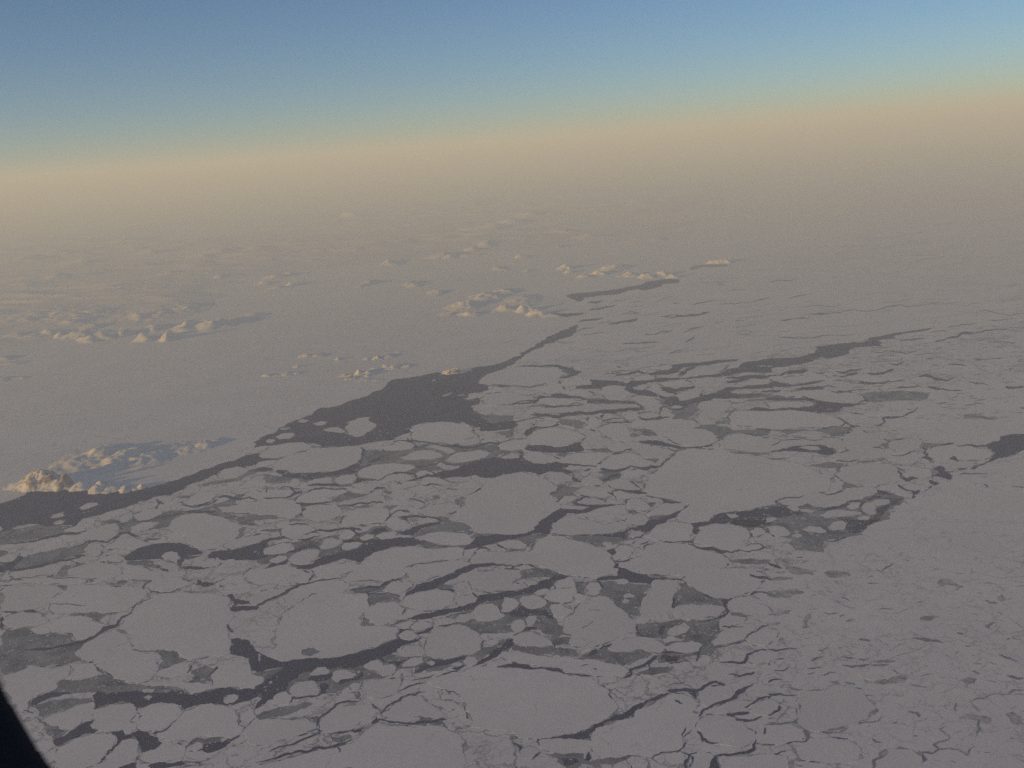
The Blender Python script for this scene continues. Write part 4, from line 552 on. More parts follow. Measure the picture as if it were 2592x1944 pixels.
GREY = """
B|0,1587 73,1590 88,1604 132,1603 187,1604 190,1625 211,1625 187,1654 217,1673 164,1684 117,1686 67,1678 62,1698 23,1707 0,1692
B|331,1645 352,1641 390,1635 434,1645 451,1650 480,1670 457,1678 404,1692 409,1660 398,1651
B|138,1722 176,1722 205,1722 252,1707 281,1707 287,1722 322,1730 357,1733 404,1736 439,1741 469,1751 483,1760 410,1754 360,1752 270,1757 246,1751 205,1754 141,1754 117,1757 146,1739
B|73,1786 117,1777 176,1769 234,1766 237,1777 190,1783 164,1798 132,1807 108,1818 100,1804
B|111,1836 138,1836 155,1845 164,1859 138,1871 123,1862
B|480,1695 539,1692 539,1722 510,1736 480,1728 492,1710
B|173,1558 187,1549 228,1546 252,1552 281,1552 305,1549 264,1561 246,1575 234,1572 217,1558
B|475,1880 498,1865 551,1862 562,1877 545,1892 516,1897 513,1880
B|146,1481 173,1480 170,1496 155,1492
B|211,1470 234,1464 240,1470 228,1477
B|258,1471 293,1476 311,1467 322,1471 313,1480 278,1480
B|935,1505 964,1502 1014,1506 1011,1525 979,1522 959,1525 932,1533 929,1520
B|920,1546 929,1566 956,1584 912,1587 913,1566
B|976,1584 1008,1572 1038,1569 1023,1575 991,1583
B|1181,1578 1205,1571 1249,1574 1246,1587 1219,1599 1196,1591
B|967,1660 1000,1657 1046,1663 1020,1675 1008,1686 985,1679 967,1675
B|648,1810 692,1795 736,1786 774,1777 792,1782 777,1792 736,1807 707,1812 666,1820 648,1818
B|1058,1812 1079,1810 1093,1821 1120,1821 1128,1836 1087,1839 1052,1836 1029,1830 1064,1823
B|830,1862 882,1859 891,1868 865,1880 850,1877 838,1868
B|777,1815 806,1812 809,1827 789,1827
B|1128,1751 1146,1738 1137,1758
B|918,1704 959,1704 964,1713 929,1716
B|882,1754 912,1751 912,1769 900,1769
T|765,1645 812,1648 789,1660 765,1657
B|876,1493 967,1487 970,1499 929,1502 897,1502
B|1102,1479 1146,1484 1143,1495 1105,1489
B|1478,1476 1501,1470 1554,1470 1557,1476 1592,1476 1648,1479 1650,1487 1636,1508 1621,1531 1621,1552 1612,1561 1601,1559 1589,1552 1554,1525 1542,1514 1522,1508 1498,1512 1481,1505 1479,1487
B|1454,1473 1478,1470 1483,1487 1481,1508 1460,1502 1456,1484
B|1719,1476 1735,1476 1765,1496 1806,1511 1838,1514 1826,1525 1835,1534 1794,1530 1753,1528 1718,1533 1703,1540 1703,1517 1715,1496
B|1677,1575 1694,1572 1765,1571 1806,1566 1823,1563 1820,1578 1823,1593 1800,1622 1791,1631 1776,1622 1753,1616 1735,1618 1691,1610 1677,1619 1656,1613 1612,1610 1607,1578 1642,1578
B|1296,1555 1325,1546 1381,1543 1396,1558 1422,1584 1428,1604 1413,1613 1396,1607 1378,1604 1355,1593 1360,1569 1355,1558 1331,1561
B|1296,1628 1322,1635 1401,1637 1448,1643 1460,1651 1460,1663 1419,1663 1372,1657 1314,1648 1296,1645
B|1396,1610 1442,1613 1445,1634 1404,1634 1393,1622
B|1466,1660 1489,1651 1507,1643 1536,1637 1545,1648 1586,1653 1618,1643 1642,1651 1653,1657 1618,1669 1589,1681 1577,1686 1539,1679 1498,1669
B|1662,1669 1686,1657 1721,1660 1744,1672 1706,1678 1665,1678
T|1612,1701 1642,1692 1668,1689 1703,1689 1700,1698 1659,1708 1618,1707
B|1511,1728 1527,1736 1549,1745 1545,1757 1536,1767 1527,1766 1526,1748
B|1542,1799 1560,1799 1574,1807 1548,1811
B|1369,1906 1413,1906 1478,1909 1483,1927 1527,1921 1568,1918 1589,1911 1618,1915 1589,1921 1560,1933 1501,1938 1472,1933 1437,1953 1425,1938 1413,1921
B|1844,1546 1879,1552 1911,1558 1879,1563 1853,1558
B|1293,1864 1314,1864 1318,1870 1296,1874
B|2032,1590 2033,1569 2047,1552 2051,1555 2042,1575 2041,1591
B|2187,1719 2214,1726 2252,1716 2281,1708 2300,1717 2260,1730 2219,1729 2193,1732
B|2372,1476 2378,1465 2401,1464 2424,1479 2442,1487 2424,1493 2410,1495 2419,1484 2395,1480 2380,1484
B|1941,1508 1943,1496 1967,1494 2032,1496 2038,1502 2003,1512 1973,1514
B|1941,1555 1967,1549 1973,1541 2007,1544 1997,1555 1962,1559
B|2430,1820 2442,1810 2477,1811 2509,1818 2501,1832 2471,1824
B|2545,1807 2565,1801 2586,1815 2592,1833 2574,1836 2553,1818
B|2427,1722 2454,1714 2474,1719 2468,1730 2448,1735
B|2328,1563 2354,1558 2380,1562 2354,1572 2331,1572
B|2307,1906 2325,1897 2339,1906 2331,1912 2310,1915
B|2140,1571 2155,1566 2168,1569 2155,1572 2143,1575
B|1965,1634 1981,1612 1986,1631 1973,1634
B|2524,1511 2536,1506 2547,1515 2565,1514 2542,1521 2530,1521
B|2492,1584 2506,1578 2521,1575 2504,1587 2512,1594 2498,1591
B|1941,1575 1962,1575 1976,1577 1953,1583 1941,1584
B|1944,1464 1962,1462 2011,1465 1973,1470 1944,1468
B|2093,1458 2108,1455 2102,1464
B|1944,1681 1956,1669 1950,1686
B|2208,1868 2216,1874 2234,1880 2214,1880
B|2102,1725 2114,1725 2129,1733 2111,1733
B|2137,1725 2149,1725 2170,1735 2143,1733
B|322,1419 381,1419 404,1431 410,1443 369,1434 331,1431
B|557,1308 580,1302 648,1302 653,1305 653,1331 621,1328 603,1324 574,1314
B|612,1334 627,1334 621,1352 603,1364 592,1364 603,1349
B|-6,1349 29,1340 100,1326 152,1331 187,1334 164,1349 123,1358 59,1372 18,1378 -6,1381
B|-6,1416 0,1393 59,1411 117,1396 176,1387 205,1378 217,1375 211,1402 176,1411 117,1425 59,1437 -6,1449
B|246,1317 293,1315 296,1323 258,1324
B|337,1302 349,1311 334,1314
B|439,1258 463,1255 498,1249 492,1255 457,1263
B|516,1232 533,1226 586,1220 624,1205 648,1200 653,1194 653,1185 627,1191 598,1210 557,1216 510,1226
B|202,1293 249,1282 293,1287 264,1296 223,1302
B|146,1452 164,1431 179,1437 173,1458 146,1460
B|897,1223 909,1208 929,1213 964,1211 959,1217 912,1220
B|1035,1138 1073,1135 1102,1136 1128,1147 1131,1154 1117,1150 1105,1139 1070,1141 1046,1144
B|979,1160 1005,1163 1049,1164 1026,1173 994,1170
B|967,1136 976,1138 1000,1144 970,1147
B|918,1155 932,1150 947,1153 926,1158
B|838,1267 853,1258 882,1246 906,1249 950,1249 918,1259 871,1265 853,1273
B|762,1278 789,1277 771,1284 762,1296
B|891,1281 929,1278 935,1284 912,1287
B|970,1281 1008,1281 988,1299 982,1293
B|1099,1308 1128,1309 1146,1320 1172,1322 1190,1333 1199,1349 1190,1355 1175,1343 1134,1343 1105,1334 1087,1334 1070,1343 1052,1352 1064,1340 1108,1322
B|1041,1361 1055,1352 1064,1340 1087,1334 1146,1346 1087,1349 1058,1358
B|1058,1369 1105,1375 1152,1381 1181,1378 1175,1387 1117,1387 1058,1384
B|809,1396 835,1390 865,1384 868,1393 841,1399 812,1407
B|1190,1358 1202,1349 1251,1346 1301,1344 1301,1356 1263,1353 1219,1356 1202,1363
B|642,1302 677,1302 710,1311 683,1314 642,1317
B|642,1346 660,1343 683,1340 715,1337 701,1346 642,1350
B|730,1322 736,1314 774,1315 759,1320
T|976,1243 994,1243 988,1252 979,1251
B|997,1217 1014,1220 1020,1227 1005,1226
B|1155,1261 1175,1258 1175,1270 1164,1281 1155,1273
B|1093,1255 1105,1252 1114,1261 1099,1264
B|666,1214 669,1199 701,1205 745,1210 736,1217 695,1226 671,1223
B|859,1369 882,1366 912,1363 918,1372 882,1375
B|1161,1056 1193,1053 1301,1053 1301,1085 1263,1084 1231,1076 1205,1084 1190,1073
B|1260,1094 1301,1085 1301,1106 1278,1109 1251,1097
B|874,1112 900,1094 926,1094 970,1085 1038,1082 1000,1109 941,1117 897,1123
B|1513,1196 1536,1190 1574,1193 1571,1208 1554,1214 1527,1226 1516,1223 1530,1205
B|1410,1226 1437,1231 1460,1234 1478,1231 1454,1246 1483,1261 1454,1256 1428,1258 1407,1272 1410,1261 1387,1253 1404,1243
B|1633,1272 1662,1272 1653,1284 1642,1281
B|1437,1356 1501,1353 1560,1352 1589,1352 1589,1360 1627,1360 1583,1369 1551,1378 1524,1375 1527,1384 1507,1384 1472,1372
B|1296,1363 1337,1356 1393,1354 1355,1366 1331,1393 1314,1407 1273,1401 1296,1390 1328,1387 1334,1378 1314,1369
B|1609,1398 1621,1390 1615,1404
B|1879,1316 1944,1308 1949,1311 1949,1331 1905,1334 1882,1331 1838,1325
B|1844,1419 1870,1415 1949,1416 1949,1428 1897,1428 1864,1425
B|1513,1089 1524,1094 1536,1105 1522,1103
B|1589,1085 1604,1085 1648,1088 1668,1100 1662,1104 1627,1100 1607,1108 1598,1103
B|1753,1085 1776,1076 1806,1075 1835,1079 1853,1088 1897,1088 1949,1088 1949,1097 1923,1105 1897,1101 1861,1097 1832,1108 1817,1111 1803,1094
B|1703,1059 1706,1041 1677,1032 1674,1006 1706,1000 1730,1006 1753,1018 1776,1015 1771,1038 1753,1053 1735,1060
B|1478,1009 1507,1007 1539,1010 1560,1016 1589,1016 1618,1021 1595,1025 1545,1018 1507,1018 1489,1021
B|1413,1059 1442,1062 1483,1070 1478,1082 1454,1085 1437,1076 1419,1073
B|1601,1217 1633,1217 1630,1226 1615,1224
B|1627,1161 1665,1161 1659,1176 1648,1170
B|1478,1138 1507,1135 1548,1135 1551,1144 1519,1144
B|1401,1152 1437,1146 1434,1161
B|1583,1290 1612,1291 1609,1299 1586,1302
B|1648,1305 1694,1302 1706,1305 1665,1316 1645,1318
B|1847,997 1970,997 1970,1006 1911,1007 1867,1009
B|1835,1041 1870,1037 1911,1034 1949,1035 1949,1041 1905,1042 1853,1045
B|1809,1067 1853,1064 1838,1073 1812,1073
T|1861,1076 1905,1078 1894,1081 1870,1080
B|1853,1144 1894,1142 1949,1146 1949,1151 1911,1154 1879,1149
B|1296,1457 1325,1442 1355,1436 1393,1442 1428,1457 1407,1463 1296,1466
B|1938,1302 1962,1308 2003,1302 2032,1297 2067,1296 2073,1305 2067,1311 2102,1313 2096,1322 2073,1325 2055,1316 2032,1316 2055,1325 2026,1331 1997,1334 1973,1331 1962,1328 1944,1331 1938,1331 1967,1322
B|2137,1331 2149,1316 2190,1319 2228,1311 2225,1319 2193,1328 2190,1340 2172,1349 2149,1346
B|2003,1381 2008,1366 2047,1363 2061,1369 2088,1369 2089,1387 2085,1398 2055,1395 2008,1388
B|2029,1349 2061,1350 2108,1346 2146,1344 2149,1357 2108,1360 2061,1357 2032,1363
B|2131,1237 2137,1220 2161,1226 2187,1233 2155,1234 2137,1240
B|2335,1130 2342,1120 2375,1122 2401,1123 2369,1130 2348,1136
B|1976,1094 1985,1086 2032,1086 2149,1081 2146,1097 2137,1105 2102,1105 2096,1097 2067,1091 2017,1094 1991,1100
B|2234,1111 2260,1113 2284,1108 2255,1116 2252,1135 2237,1138 2246,1120
B|2167,1170 2193,1166 2243,1160 2219,1168 2187,1174
B|2044,1180 2079,1174 2108,1170 2149,1173 2137,1183 2120,1186 2082,1183
B|2178,1006 2237,1000 2296,997 2351,1003 2337,1012 2290,1013 2237,1015 2196,1018
B|2439,1050 2468,1047 2501,1056 2530,1060 2471,1059 2442,1060
B|1988,1432 2032,1439 2067,1445 2055,1457 2008,1453
B|2085,1451 2120,1445 2155,1454 2131,1461 2096,1460
B|923,1058 974,1055 1025,1058 1092,1052 1160,1058 1126,1067 1079,1069 1042,1079 1015,1089 974,1102 950,1113 930,1102 953,1079 940,1065
B|950,1065 1025,1085 991,1099 940,1109 916,1110 787,1110 774,1099 808,1094 855,1099 875,1102 923,1099 953,1082
B|1675,1011 1688,1008 1702,1024 1732,1024 1770,1018 1770,1038 1756,1048 1702,1048 1695,1038 1675,1028
B|1485,1011 1525,1008 1542,1016 1593,1014 1624,1026 1600,1031 1559,1028 1495,1021
B|1566,926 1573,930 1570,933 1566,930
B|2157,1001 2191,994 2249,991 2317,991 2351,997 2344,1008 2296,1013 2262,1011 2222,1016 2195,1018 2188,1006
B|1835,1018 1869,1018 1910,1009 1961,1011 1971,1004 1991,1011 2032,1009 2042,1002 2066,1013 2093,1021 2134,1023 2161,1021 2195,1021 2181,1024 2147,1026 2120,1031 2127,1041 2100,1045 2045,1041 2018,1038 2059,1031 2059,1021 2039,1013 1984,1016 1944,1013 1903,1016 1862,1021
B|1747,681 1785,670 1846,668 1846,674 1788,676 1753,684
B|1800,1300 1930,1275 2080,1262 2180,1245 2280,1255 2250,1290 2200,1330 2120,1365 2020,1372 1900,1348 1830,1330
B|640,1705 800,1695 930,1672 1060,1662 1190,1642 1290,1612 1290,1640 1200,1680 1080,1700 920,1722 800,1750 680,1772 640,1750
B|260,1325 420,1295 600,1252 640,1245 600,1290 420,1335 300,1355
B|700,1190 830,1160 960,1140 1100,1120 1250,1115 1330,1140 1250,1160 1050,1200 900,1230 780,1225
B|640,1400 760,1370 900,1350 1000,1330 1020,1350 900,1390 760,1420 660,1430
B|1130,1560 1260,1510 1350,1490 1420,1510 1400,1560 1300,1600 1200,1610 1130,1590
B|1660,1640 1760,1600 1850,1590 1900,1620 1800,1660 1700,1680
"""
WATER = """
B|234,1760 246,1748 270,1757 311,1752 349,1747 360,1752 410,1754 439,1747 483,1760 519,1747 557,1741 586,1738 603,1747 653,1747 653,1763 630,1773 603,1780 574,1786 548,1782 516,1783 466,1796 460,1786 434,1779 404,1780 366,1789 349,1792 340,1785 322,1780 281,1782 252,1789 231,1801 239,1783
B|138,1871 164,1862 190,1845 217,1827 240,1820 231,1836 249,1848 234,1858 205,1864 176,1883 152,1890 135,1883
B|76,1783 88,1766 117,1754 152,1754 176,1751 179,1757 132,1766 103,1777 82,1789
B|577,1616 598,1615 630,1621 633,1631 648,1648 653,1657 653,1698 636,1698 630,1666 601,1660 582,1654 586,1634
B|264,1915 287,1889 296,1868 275,1853 311,1849 316,1862 349,1848 366,1848 381,1862 410,1880 390,1903 357,1906 350,1880 337,1868 311,1874 293,1889 272,1912
B|302,1938 346,1930 343,1950 293,1950
B|375,1938 393,1928 457,1927 483,1930 457,1938 381,1950
B|516,1884 557,1877 595,1871 574,1889 551,1900 516,1903
B|495,1481 501,1467 513,1474 542,1476 554,1470 574,1464 542,1480 516,1486
B|554,1487 560,1480 568,1486
B|577,1505 589,1502 595,1517 621,1521 653,1521 653,1528 603,1528 592,1534 615,1533 653,1534 653,1543 615,1544 595,1549 586,1537
B|645,1739 666,1730 674,1719 704,1701 718,1689 712,1676 745,1669 812,1668 853,1664 912,1648 964,1631 1000,1619 1008,1610 1014,1618 1035,1622 1055,1618 1070,1613 1055,1625 1014,1637 1002,1651 976,1660 961,1672 935,1675 912,1685 894,1692 874,1692 853,1689 835,1695 821,1688 806,1692 783,1701 768,1701 756,1710 753,1716 730,1728 724,1747 704,1754 689,1769 669,1783 654,1792 645,1795
B|1008,1604 1010,1588 1020,1593 1038,1593 1043,1597 1023,1597 1011,1606
B|1051,1604 1070,1599 1087,1590 1096,1583 1096,1590 1082,1602 1061,1606
B|1029,1566 1049,1559 1087,1552 1117,1543 1146,1540 1175,1534 1205,1521 1210,1508 1257,1502 1296,1493 1301,1511 1263,1518 1231,1522 1213,1528 1199,1543 1158,1549 1117,1558 1087,1566 1058,1569 1032,1568
B|1026,1503 1046,1490 1055,1479 1087,1473 1117,1461 1131,1454 1164,1455 1152,1464 1114,1479 1105,1487 1058,1499 1023,1511
B|645,1650 666,1657 715,1676 718,1689 695,1692 677,1695 663,1701 645,1698
B|1041,1707 1052,1692 1076,1679 1082,1672 1096,1669 1134,1669 1184,1660 1181,1669 1146,1678 1105,1686 1087,1692 1064,1703
B|1193,1686 1210,1675 1234,1663 1249,1645 1272,1634 1281,1619 1296,1616 1301,1634 1272,1645 1257,1663 1231,1675 1210,1684
B|1257,1686 1287,1681 1301,1681 1301,1692 1266,1689
B|1143,1692 1152,1688 1175,1684 1172,1689 1155,1697
B|853,1730 859,1723 891,1717 912,1707 918,1701 920,1710 909,1719 882,1725 859,1733
B|777,1722 789,1711 824,1708 838,1700 838,1719 824,1723 794,1725
B|812,1730 824,1728 835,1733 824,1748 827,1755 806,1757 812,1748
B|891,1851 926,1842 944,1824 954,1815 959,1823 944,1839 923,1851 900,1855
B|1293,1496 1314,1495 1337,1487 1343,1481 1363,1479 1369,1470 1399,1459 1425,1455 1442,1459 1407,1471 1401,1481 1393,1490 1363,1493 1349,1502 1314,1506 1296,1512
B|1498,1468 1519,1461 1554,1458 1607,1459 1648,1462 1706,1464 1735,1464 1727,1470 1715,1468 1659,1467 1648,1479 1633,1476 1589,1471 1554,1468 1524,1470
B|1293,1546 1319,1534 1340,1543 1381,1543 1393,1552 1401,1569 1384,1561 1355,1555 1325,1561 1296,1561
B|1296,1607 1314,1600 1334,1587 1355,1587 1358,1593 1331,1599 1305,1609
B|1806,1566 1823,1558 1835,1546 1832,1531 1823,1518 1847,1517 1873,1502 1870,1511 1844,1522 1841,1534 1847,1546 1835,1561 1820,1566 1794,1572 1765,1572
B|1607,1578 1612,1584 1621,1604 1611,1610
B|1668,1587 1683,1584 1683,1602 1674,1610 1665,1599
B|1483,1663 1513,1654 1507,1645 1527,1634 1548,1628 1551,1634 1524,1643 1498,1645
B|1293,1673 1325,1681 1369,1688 1422,1697 1442,1685 1447,1686 1434,1701 1422,1703 1369,1700 1331,1697 1314,1691 1293,1689
B|1358,1878 1359,1870 1378,1868 1419,1859 1454,1858 1481,1851 1495,1836 1519,1818 1554,1810 1586,1801 1612,1783 1642,1771 1659,1764 1689,1754 1697,1755 1674,1770 1648,1780 1615,1795 1592,1817 1548,1827 1519,1839 1501,1853 1492,1868 1472,1871 1419,1873 1378,1870 1366,1872 1363,1884
B|1741,1754 1765,1752 1762,1771 1753,1763
B|1483,1915 1489,1897 1495,1892 1497,1915 1491,1927 1478,1924
B|1422,1921 1454,1919 1466,1930 1442,1938 1428,1938
B|1991,1880 2006,1878 2007,1892 2023,1909 2032,1927 2020,1928 2010,1927 2014,1953 2000,1953 1998,1933 1992,1927 2011,1924 2013,1906 2003,1892
B|-6,1276 23,1268 50,1258 67,1246 88,1236 123,1235 164,1237 205,1239 264,1240 308,1237 352,1236 390,1231 434,1218 469,1206 504,1192 542,1181 586,1168 621,1152 653,1147 653,1173 630,1181 598,1181 568,1188 551,1198 516,1214 480,1226 457,1241 436,1252 390,1258 352,1270 319,1285 281,1293 246,1305 205,1317 187,1334 146,1331 100,1326 44,1331 29,1340 -6,1352
B|312,1411 331,1399 352,1387 390,1377 419,1374 457,1374 480,1384 504,1394 516,1400 498,1405 475,1408 457,1412 451,1422 457,1411 436,1396 419,1399 410,1406 416,1416 381,1416 322,1418
B|451,1437 448,1422 460,1411 483,1408 513,1405 492,1413 466,1415 457,1437 498,1434 533,1437 498,1443 457,1441
B|524,1408 536,1396 557,1393 586,1393 621,1384 633,1375 653,1372 653,1416 615,1418 565,1419 551,1411 527,1413
B|404,1431 416,1434 431,1449 410,1443 393,1437
B|642,1120 660,1110 698,1100 721,1085 765,1076 777,1059 789,1050 812,1032 1029,1032 1038,1068 1023,1076 1043,1082 1041,1094 1011,1103 1000,1112 941,1120 900,1128 853,1132 812,1131 774,1122 736,1120 686,1129 660,1129 642,1135
B|698,1196 704,1189 727,1191 742,1199 774,1199 809,1194 830,1195 853,1191 879,1183 906,1172 918,1161 916,1170 909,1182 894,1188 906,1194 888,1201 871,1199 841,1205 838,1213 809,1211 765,1213 745,1210 718,1208
B|932,1170 944,1161 964,1158 959,1166 941,1170 938,1182 929,1180 938,1173
B|648,1185 671,1183 692,1191 671,1194 648,1195
B|648,1161 666,1158 698,1158 710,1161 692,1166 666,1167 648,1170
B|1099,1199 1123,1191 1158,1185 1175,1176 1210,1166 1251,1157 1301,1160 1301,1199 1251,1208 1228,1210 1205,1202 1190,1205 1169,1208 1128,1211 1108,1210
B|935,1349 953,1337 973,1336 991,1343 970,1349 959,1358 947,1362
B|1008,1349 1023,1344 1043,1334 1067,1328 1087,1324 1111,1321 1123,1325 1087,1333 1064,1340 1049,1355 1026,1355
B|809,1413 830,1406 859,1399 897,1390 918,1378 926,1363 953,1365 979,1365 1005,1361 1041,1361 1058,1366 1082,1375 1052,1381 1014,1384 976,1390 944,1399 929,1416 912,1424 894,1419 871,1413 847,1422 815,1431 789,1440 765,1441 742,1434 733,1425 748,1428 771,1431 789,1428
B|642,1375 666,1366 686,1361 712,1358 727,1361 707,1366 680,1369 677,1381 666,1393 671,1404 686,1399 689,1396 677,1410 660,1416 642,1419
B|671,1437 689,1425 727,1415 730,1422 718,1434 695,1441
B|1169,1391 1190,1378 1202,1363 1219,1355 1251,1352 1301,1352 1301,1361 1263,1371 1243,1378 1222,1382 1205,1387 1190,1390
B|1325,1114 1328,1100 1340,1085 1355,1079 1343,1070 1360,1079 1393,1079 1413,1072 1410,1079 1384,1083 1360,1088 1340,1101 1330,1117
B|1328,1125 1369,1126 1404,1132 1437,1129 1460,1120 1475,1119 1472,1129 1478,1141 1442,1145 1413,1146 1378,1145 1340,1141 1328,1135
B|1305,1144 1317,1141 1322,1158 1337,1168 1355,1173 1381,1174 1410,1168 1434,1173 1442,1176 1425,1185 1448,1193 1448,1199 1419,1196 1396,1193 1360,1202 1343,1195 1319,1193 1296,1199 1278,1202 1278,1161 1314,1160
B|1659,1259 1677,1261 1724,1272 1700,1274 1677,1274
B|1299,1354 1334,1349 1355,1331 1369,1316 1393,1302 1422,1287 1448,1289 1478,1290 1498,1277 1536,1277 1583,1274 1560,1280 1524,1284 1501,1293 1489,1297 1437,1299 1428,1308 1410,1319 1399,1334 1393,1352 1360,1350 1337,1356 1296,1366 1290,1368 1290,1356
B|1393,1352 1472,1353 1545,1350 1574,1346 1592,1337 1618,1332 1642,1316 1665,1316 1703,1299 1712,1293 1732,1287 1709,1311 1686,1322 1659,1331 1648,1346 1630,1349 1598,1341 1589,1357 1577,1366 1568,1360 1530,1357 1472,1356
B|1536,1393 1554,1387 1568,1401 1554,1407 1545,1401
B|1554,1425 1566,1428 1566,1436 1589,1442 1601,1448 1636,1454 1648,1463 1554,1463 1560,1448 1551,1436
B|1744,1327 1771,1321 1797,1318 1806,1305 1823,1299 1838,1299 1853,1296 1882,1293 1911,1287 1949,1280 1949,1305 1911,1309 1882,1316 1853,1316 1841,1327 1800,1327 1771,1334 1762,1360 1756,1374 1727,1374 1750,1368 1753,1343
B|1615,1117 1642,1114 1677,1117 1706,1126 1735,1132 1776,1129 1806,1123 1820,1111 1823,1114 1803,1129 1759,1136 1718,1136 1677,1129 1648,1126
B|1671,1000 1712,1006 1753,1018 1776,1009 1800,1006 1800,1013 1771,1016 1765,1023 1730,1023 1677,1021
B|1296,1434 1319,1425 1337,1422 1314,1434 1296,1439
B|1938,1281 1967,1283 1991,1277 1982,1281 2000,1293 2026,1296 2067,1296 2032,1302 2003,1305 1979,1311 1956,1308 1938,1302
B|2070,1293 2090,1289 2108,1283 2131,1278 2149,1275 2146,1281 2120,1286 2102,1290 2085,1293
B|2137,1331 2143,1319 2172,1316 2202,1313 2225,1299 2216,1287 2237,1278 2255,1270 2266,1264 2281,1261 2290,1261 2272,1275 2249,1284 2243,1293 2225,1308 2202,1319 2190,1325 2190,1340 2172,1349 2149,1343
B|2214,1234 2222,1226 2228,1228 2221,1240 2255,1249 2257,1255 2225,1249
B|2360,1187 2380,1179 2395,1187 2392,1193 2416,1192 2413,1195 2395,1196 2413,1205 2407,1217 2383,1208 2363,1205 2375,1198
B|2501,1135 2495,1126 2524,1117 2530,1105 2556,1100 2597,1098 2662,1085 2717,1082 2671,1111 2618,1132 2597,1138 2574,1149 2542,1158 2515,1164 2492,1170 2512,1158 2521,1149
B|1950,1146 1962,1136 1991,1136 2014,1126 2049,1125 2085,1126 2108,1135 2117,1146 2108,1151 2073,1149 2052,1144 2003,1142 1962,1144
B|1938,1006 1979,1006 2032,1007 2044,1004 2085,1015 2131,1021 2196,1022 2167,1025 2131,1026 2120,1041 2090,1044 2055,1044 2017,1041 2003,1032 2026,1031 2061,1026 2067,1022 2032,1013 1973,1013 1938,1013
B|652,1110 703,1084 740,1067 774,1054 808,1047 842,1030 875,1018 916,1006 943,993 977,976 991,962 1025,957 1079,948 1106,942 1126,944 1170,945 1194,937 1245,928 1296,912 1313,909 1303,919 1272,933 1242,950 1215,963 1211,970 1228,977 1238,987 1215,994 1187,997 1225,1011 1215,1021 1194,1028 1204,1041 1228,1048 1215,1058 1248,1072 1300,1065 1300,1085 1262,1089 1215,1092 1187,1075 1174,1069 1126,1067 1079,1069 1042,1079 1015,1089 974,1102 950,1113 889,1110 855,1099 808,1094 774,1099 726,1094 692,1102
B|1193,933 1241,925 1275,918 1295,908 1315,893 1356,871 1383,854 1417,838 1451,825 1461,819 1461,833 1451,848 1420,858 1403,868 1376,872 1356,884 1336,894 1319,906 1295,916 1281,926 1261,938 1237,950 1214,960 1207,970 1220,972 1236,984 1220,994 1200,994 1193,994
B|1308,928 1329,924 1363,926 1390,923 1410,923 1437,931 1451,930 1454,936 1475,941 1461,950 1437,957 1414,957 1437,950 1444,945 1431,938 1407,931 1370,930 1336,930
B|1356,1004 1370,1001 1397,1002 1403,996 1431,997 1444,1002 1471,1002 1488,1011 1525,1011 1556,1014 1593,1014 1617,1023 1627,1028 1600,1031 1570,1023 1539,1021 1512,1016 1488,1021 1471,1009 1437,1009 1397,1006 1363,1013
B|1458,977 1495,974 1495,960 1525,963 1559,963 1587,970 1576,974 1600,963 1627,963 1668,957 1702,957 1729,953 1749,957 1702,962 1675,967 1641,969 1614,977 1600,982 1607,987 1637,987 1661,994 1675,1004 1658,1004 1620,1001 1593,994 1587,977 1559,977 1522,984 1492,985 1458,985
B|1641,945 1661,940 1692,935 1702,923 1742,919 1797,914 1871,909 1865,914 1810,921 1729,930 1719,940 1695,948 1651,950
B|1668,980 1695,980 1709,985 1756,977 1756,984 1715,991 1712,997 1692,994
B|1773,950 1817,946 1837,936 1871,930 1888,916 1919,913 1956,909 1956,943 1912,943 1875,941 1851,950 1824,953 1807,955 1756,957 1729,960 1756,953
B|1841,963 1878,960 1912,952 1932,950 1898,960 1875,967 1844,970
B|1692,1021 1729,1013 1770,1002 1797,997 1824,987 1851,980 1912,977 1950,977 1956,984 1898,984 1858,987 1854,994 1871,1001 1912,1001 1932,994 1912,1004 1858,1008 1810,1008 1773,1013 1749,1021 1736,1031 1709,1041 1702,1031
B|1835,943 1869,933 1879,918 1917,914 1950,907 1984,906 2018,904 2059,894 2069,885 2062,877 2093,875 2140,868 2181,867 2198,862 2195,857 2225,852 2252,845 2283,841 2317,836 2340,833 2364,824 2351,835 2327,840 2283,845 2262,852 2259,857 2222,862 2232,868 2232,875 2201,877 2161,880 2154,884 2147,896 2120,904 2100,907 2066,909 2039,919 1998,926 1961,930 1954,933 1917,943 1883,943 1849,946
B|1835,980 1869,980 1910,975 1944,972 1950,965 1978,969 2005,974 2052,967 2086,963 2079,967 2032,975 1998,979 1944,979 1889,984 1862,985 1856,991 1862,996 1886,996 1927,994 1923,999 1896,1002 1862,1006 1835,1009
B|1991,940 2018,936 2045,935 2039,943 2005,946 1991,948
B|2005,984 2032,980 2073,977 2086,984 2059,986 2025,988
B|1893,1038 1910,1031 1950,1036 1991,1035 2018,1031 2059,1031 2079,1021 2059,1014 2086,1016 2134,1024 2181,1023 2134,1030 2120,1041 2086,1045 2045,1041 1978,1038 1923,1041
B|1399,791 1419,794 1449,793 1477,791 1475,796 1449,799 1436,803 1421,800
B|1447,743 1479,741 1514,737 1564,734 1564,739 1536,743 1492,751 1479,752 1471,763 1447,756
B|1446,745 1516,739 1579,729 1626,719 1660,710 1695,706 1721,708 1718,716 1678,719 1655,730 1631,735 1614,732 1574,742 1516,748 1481,753 1469,763 1449,758
"""
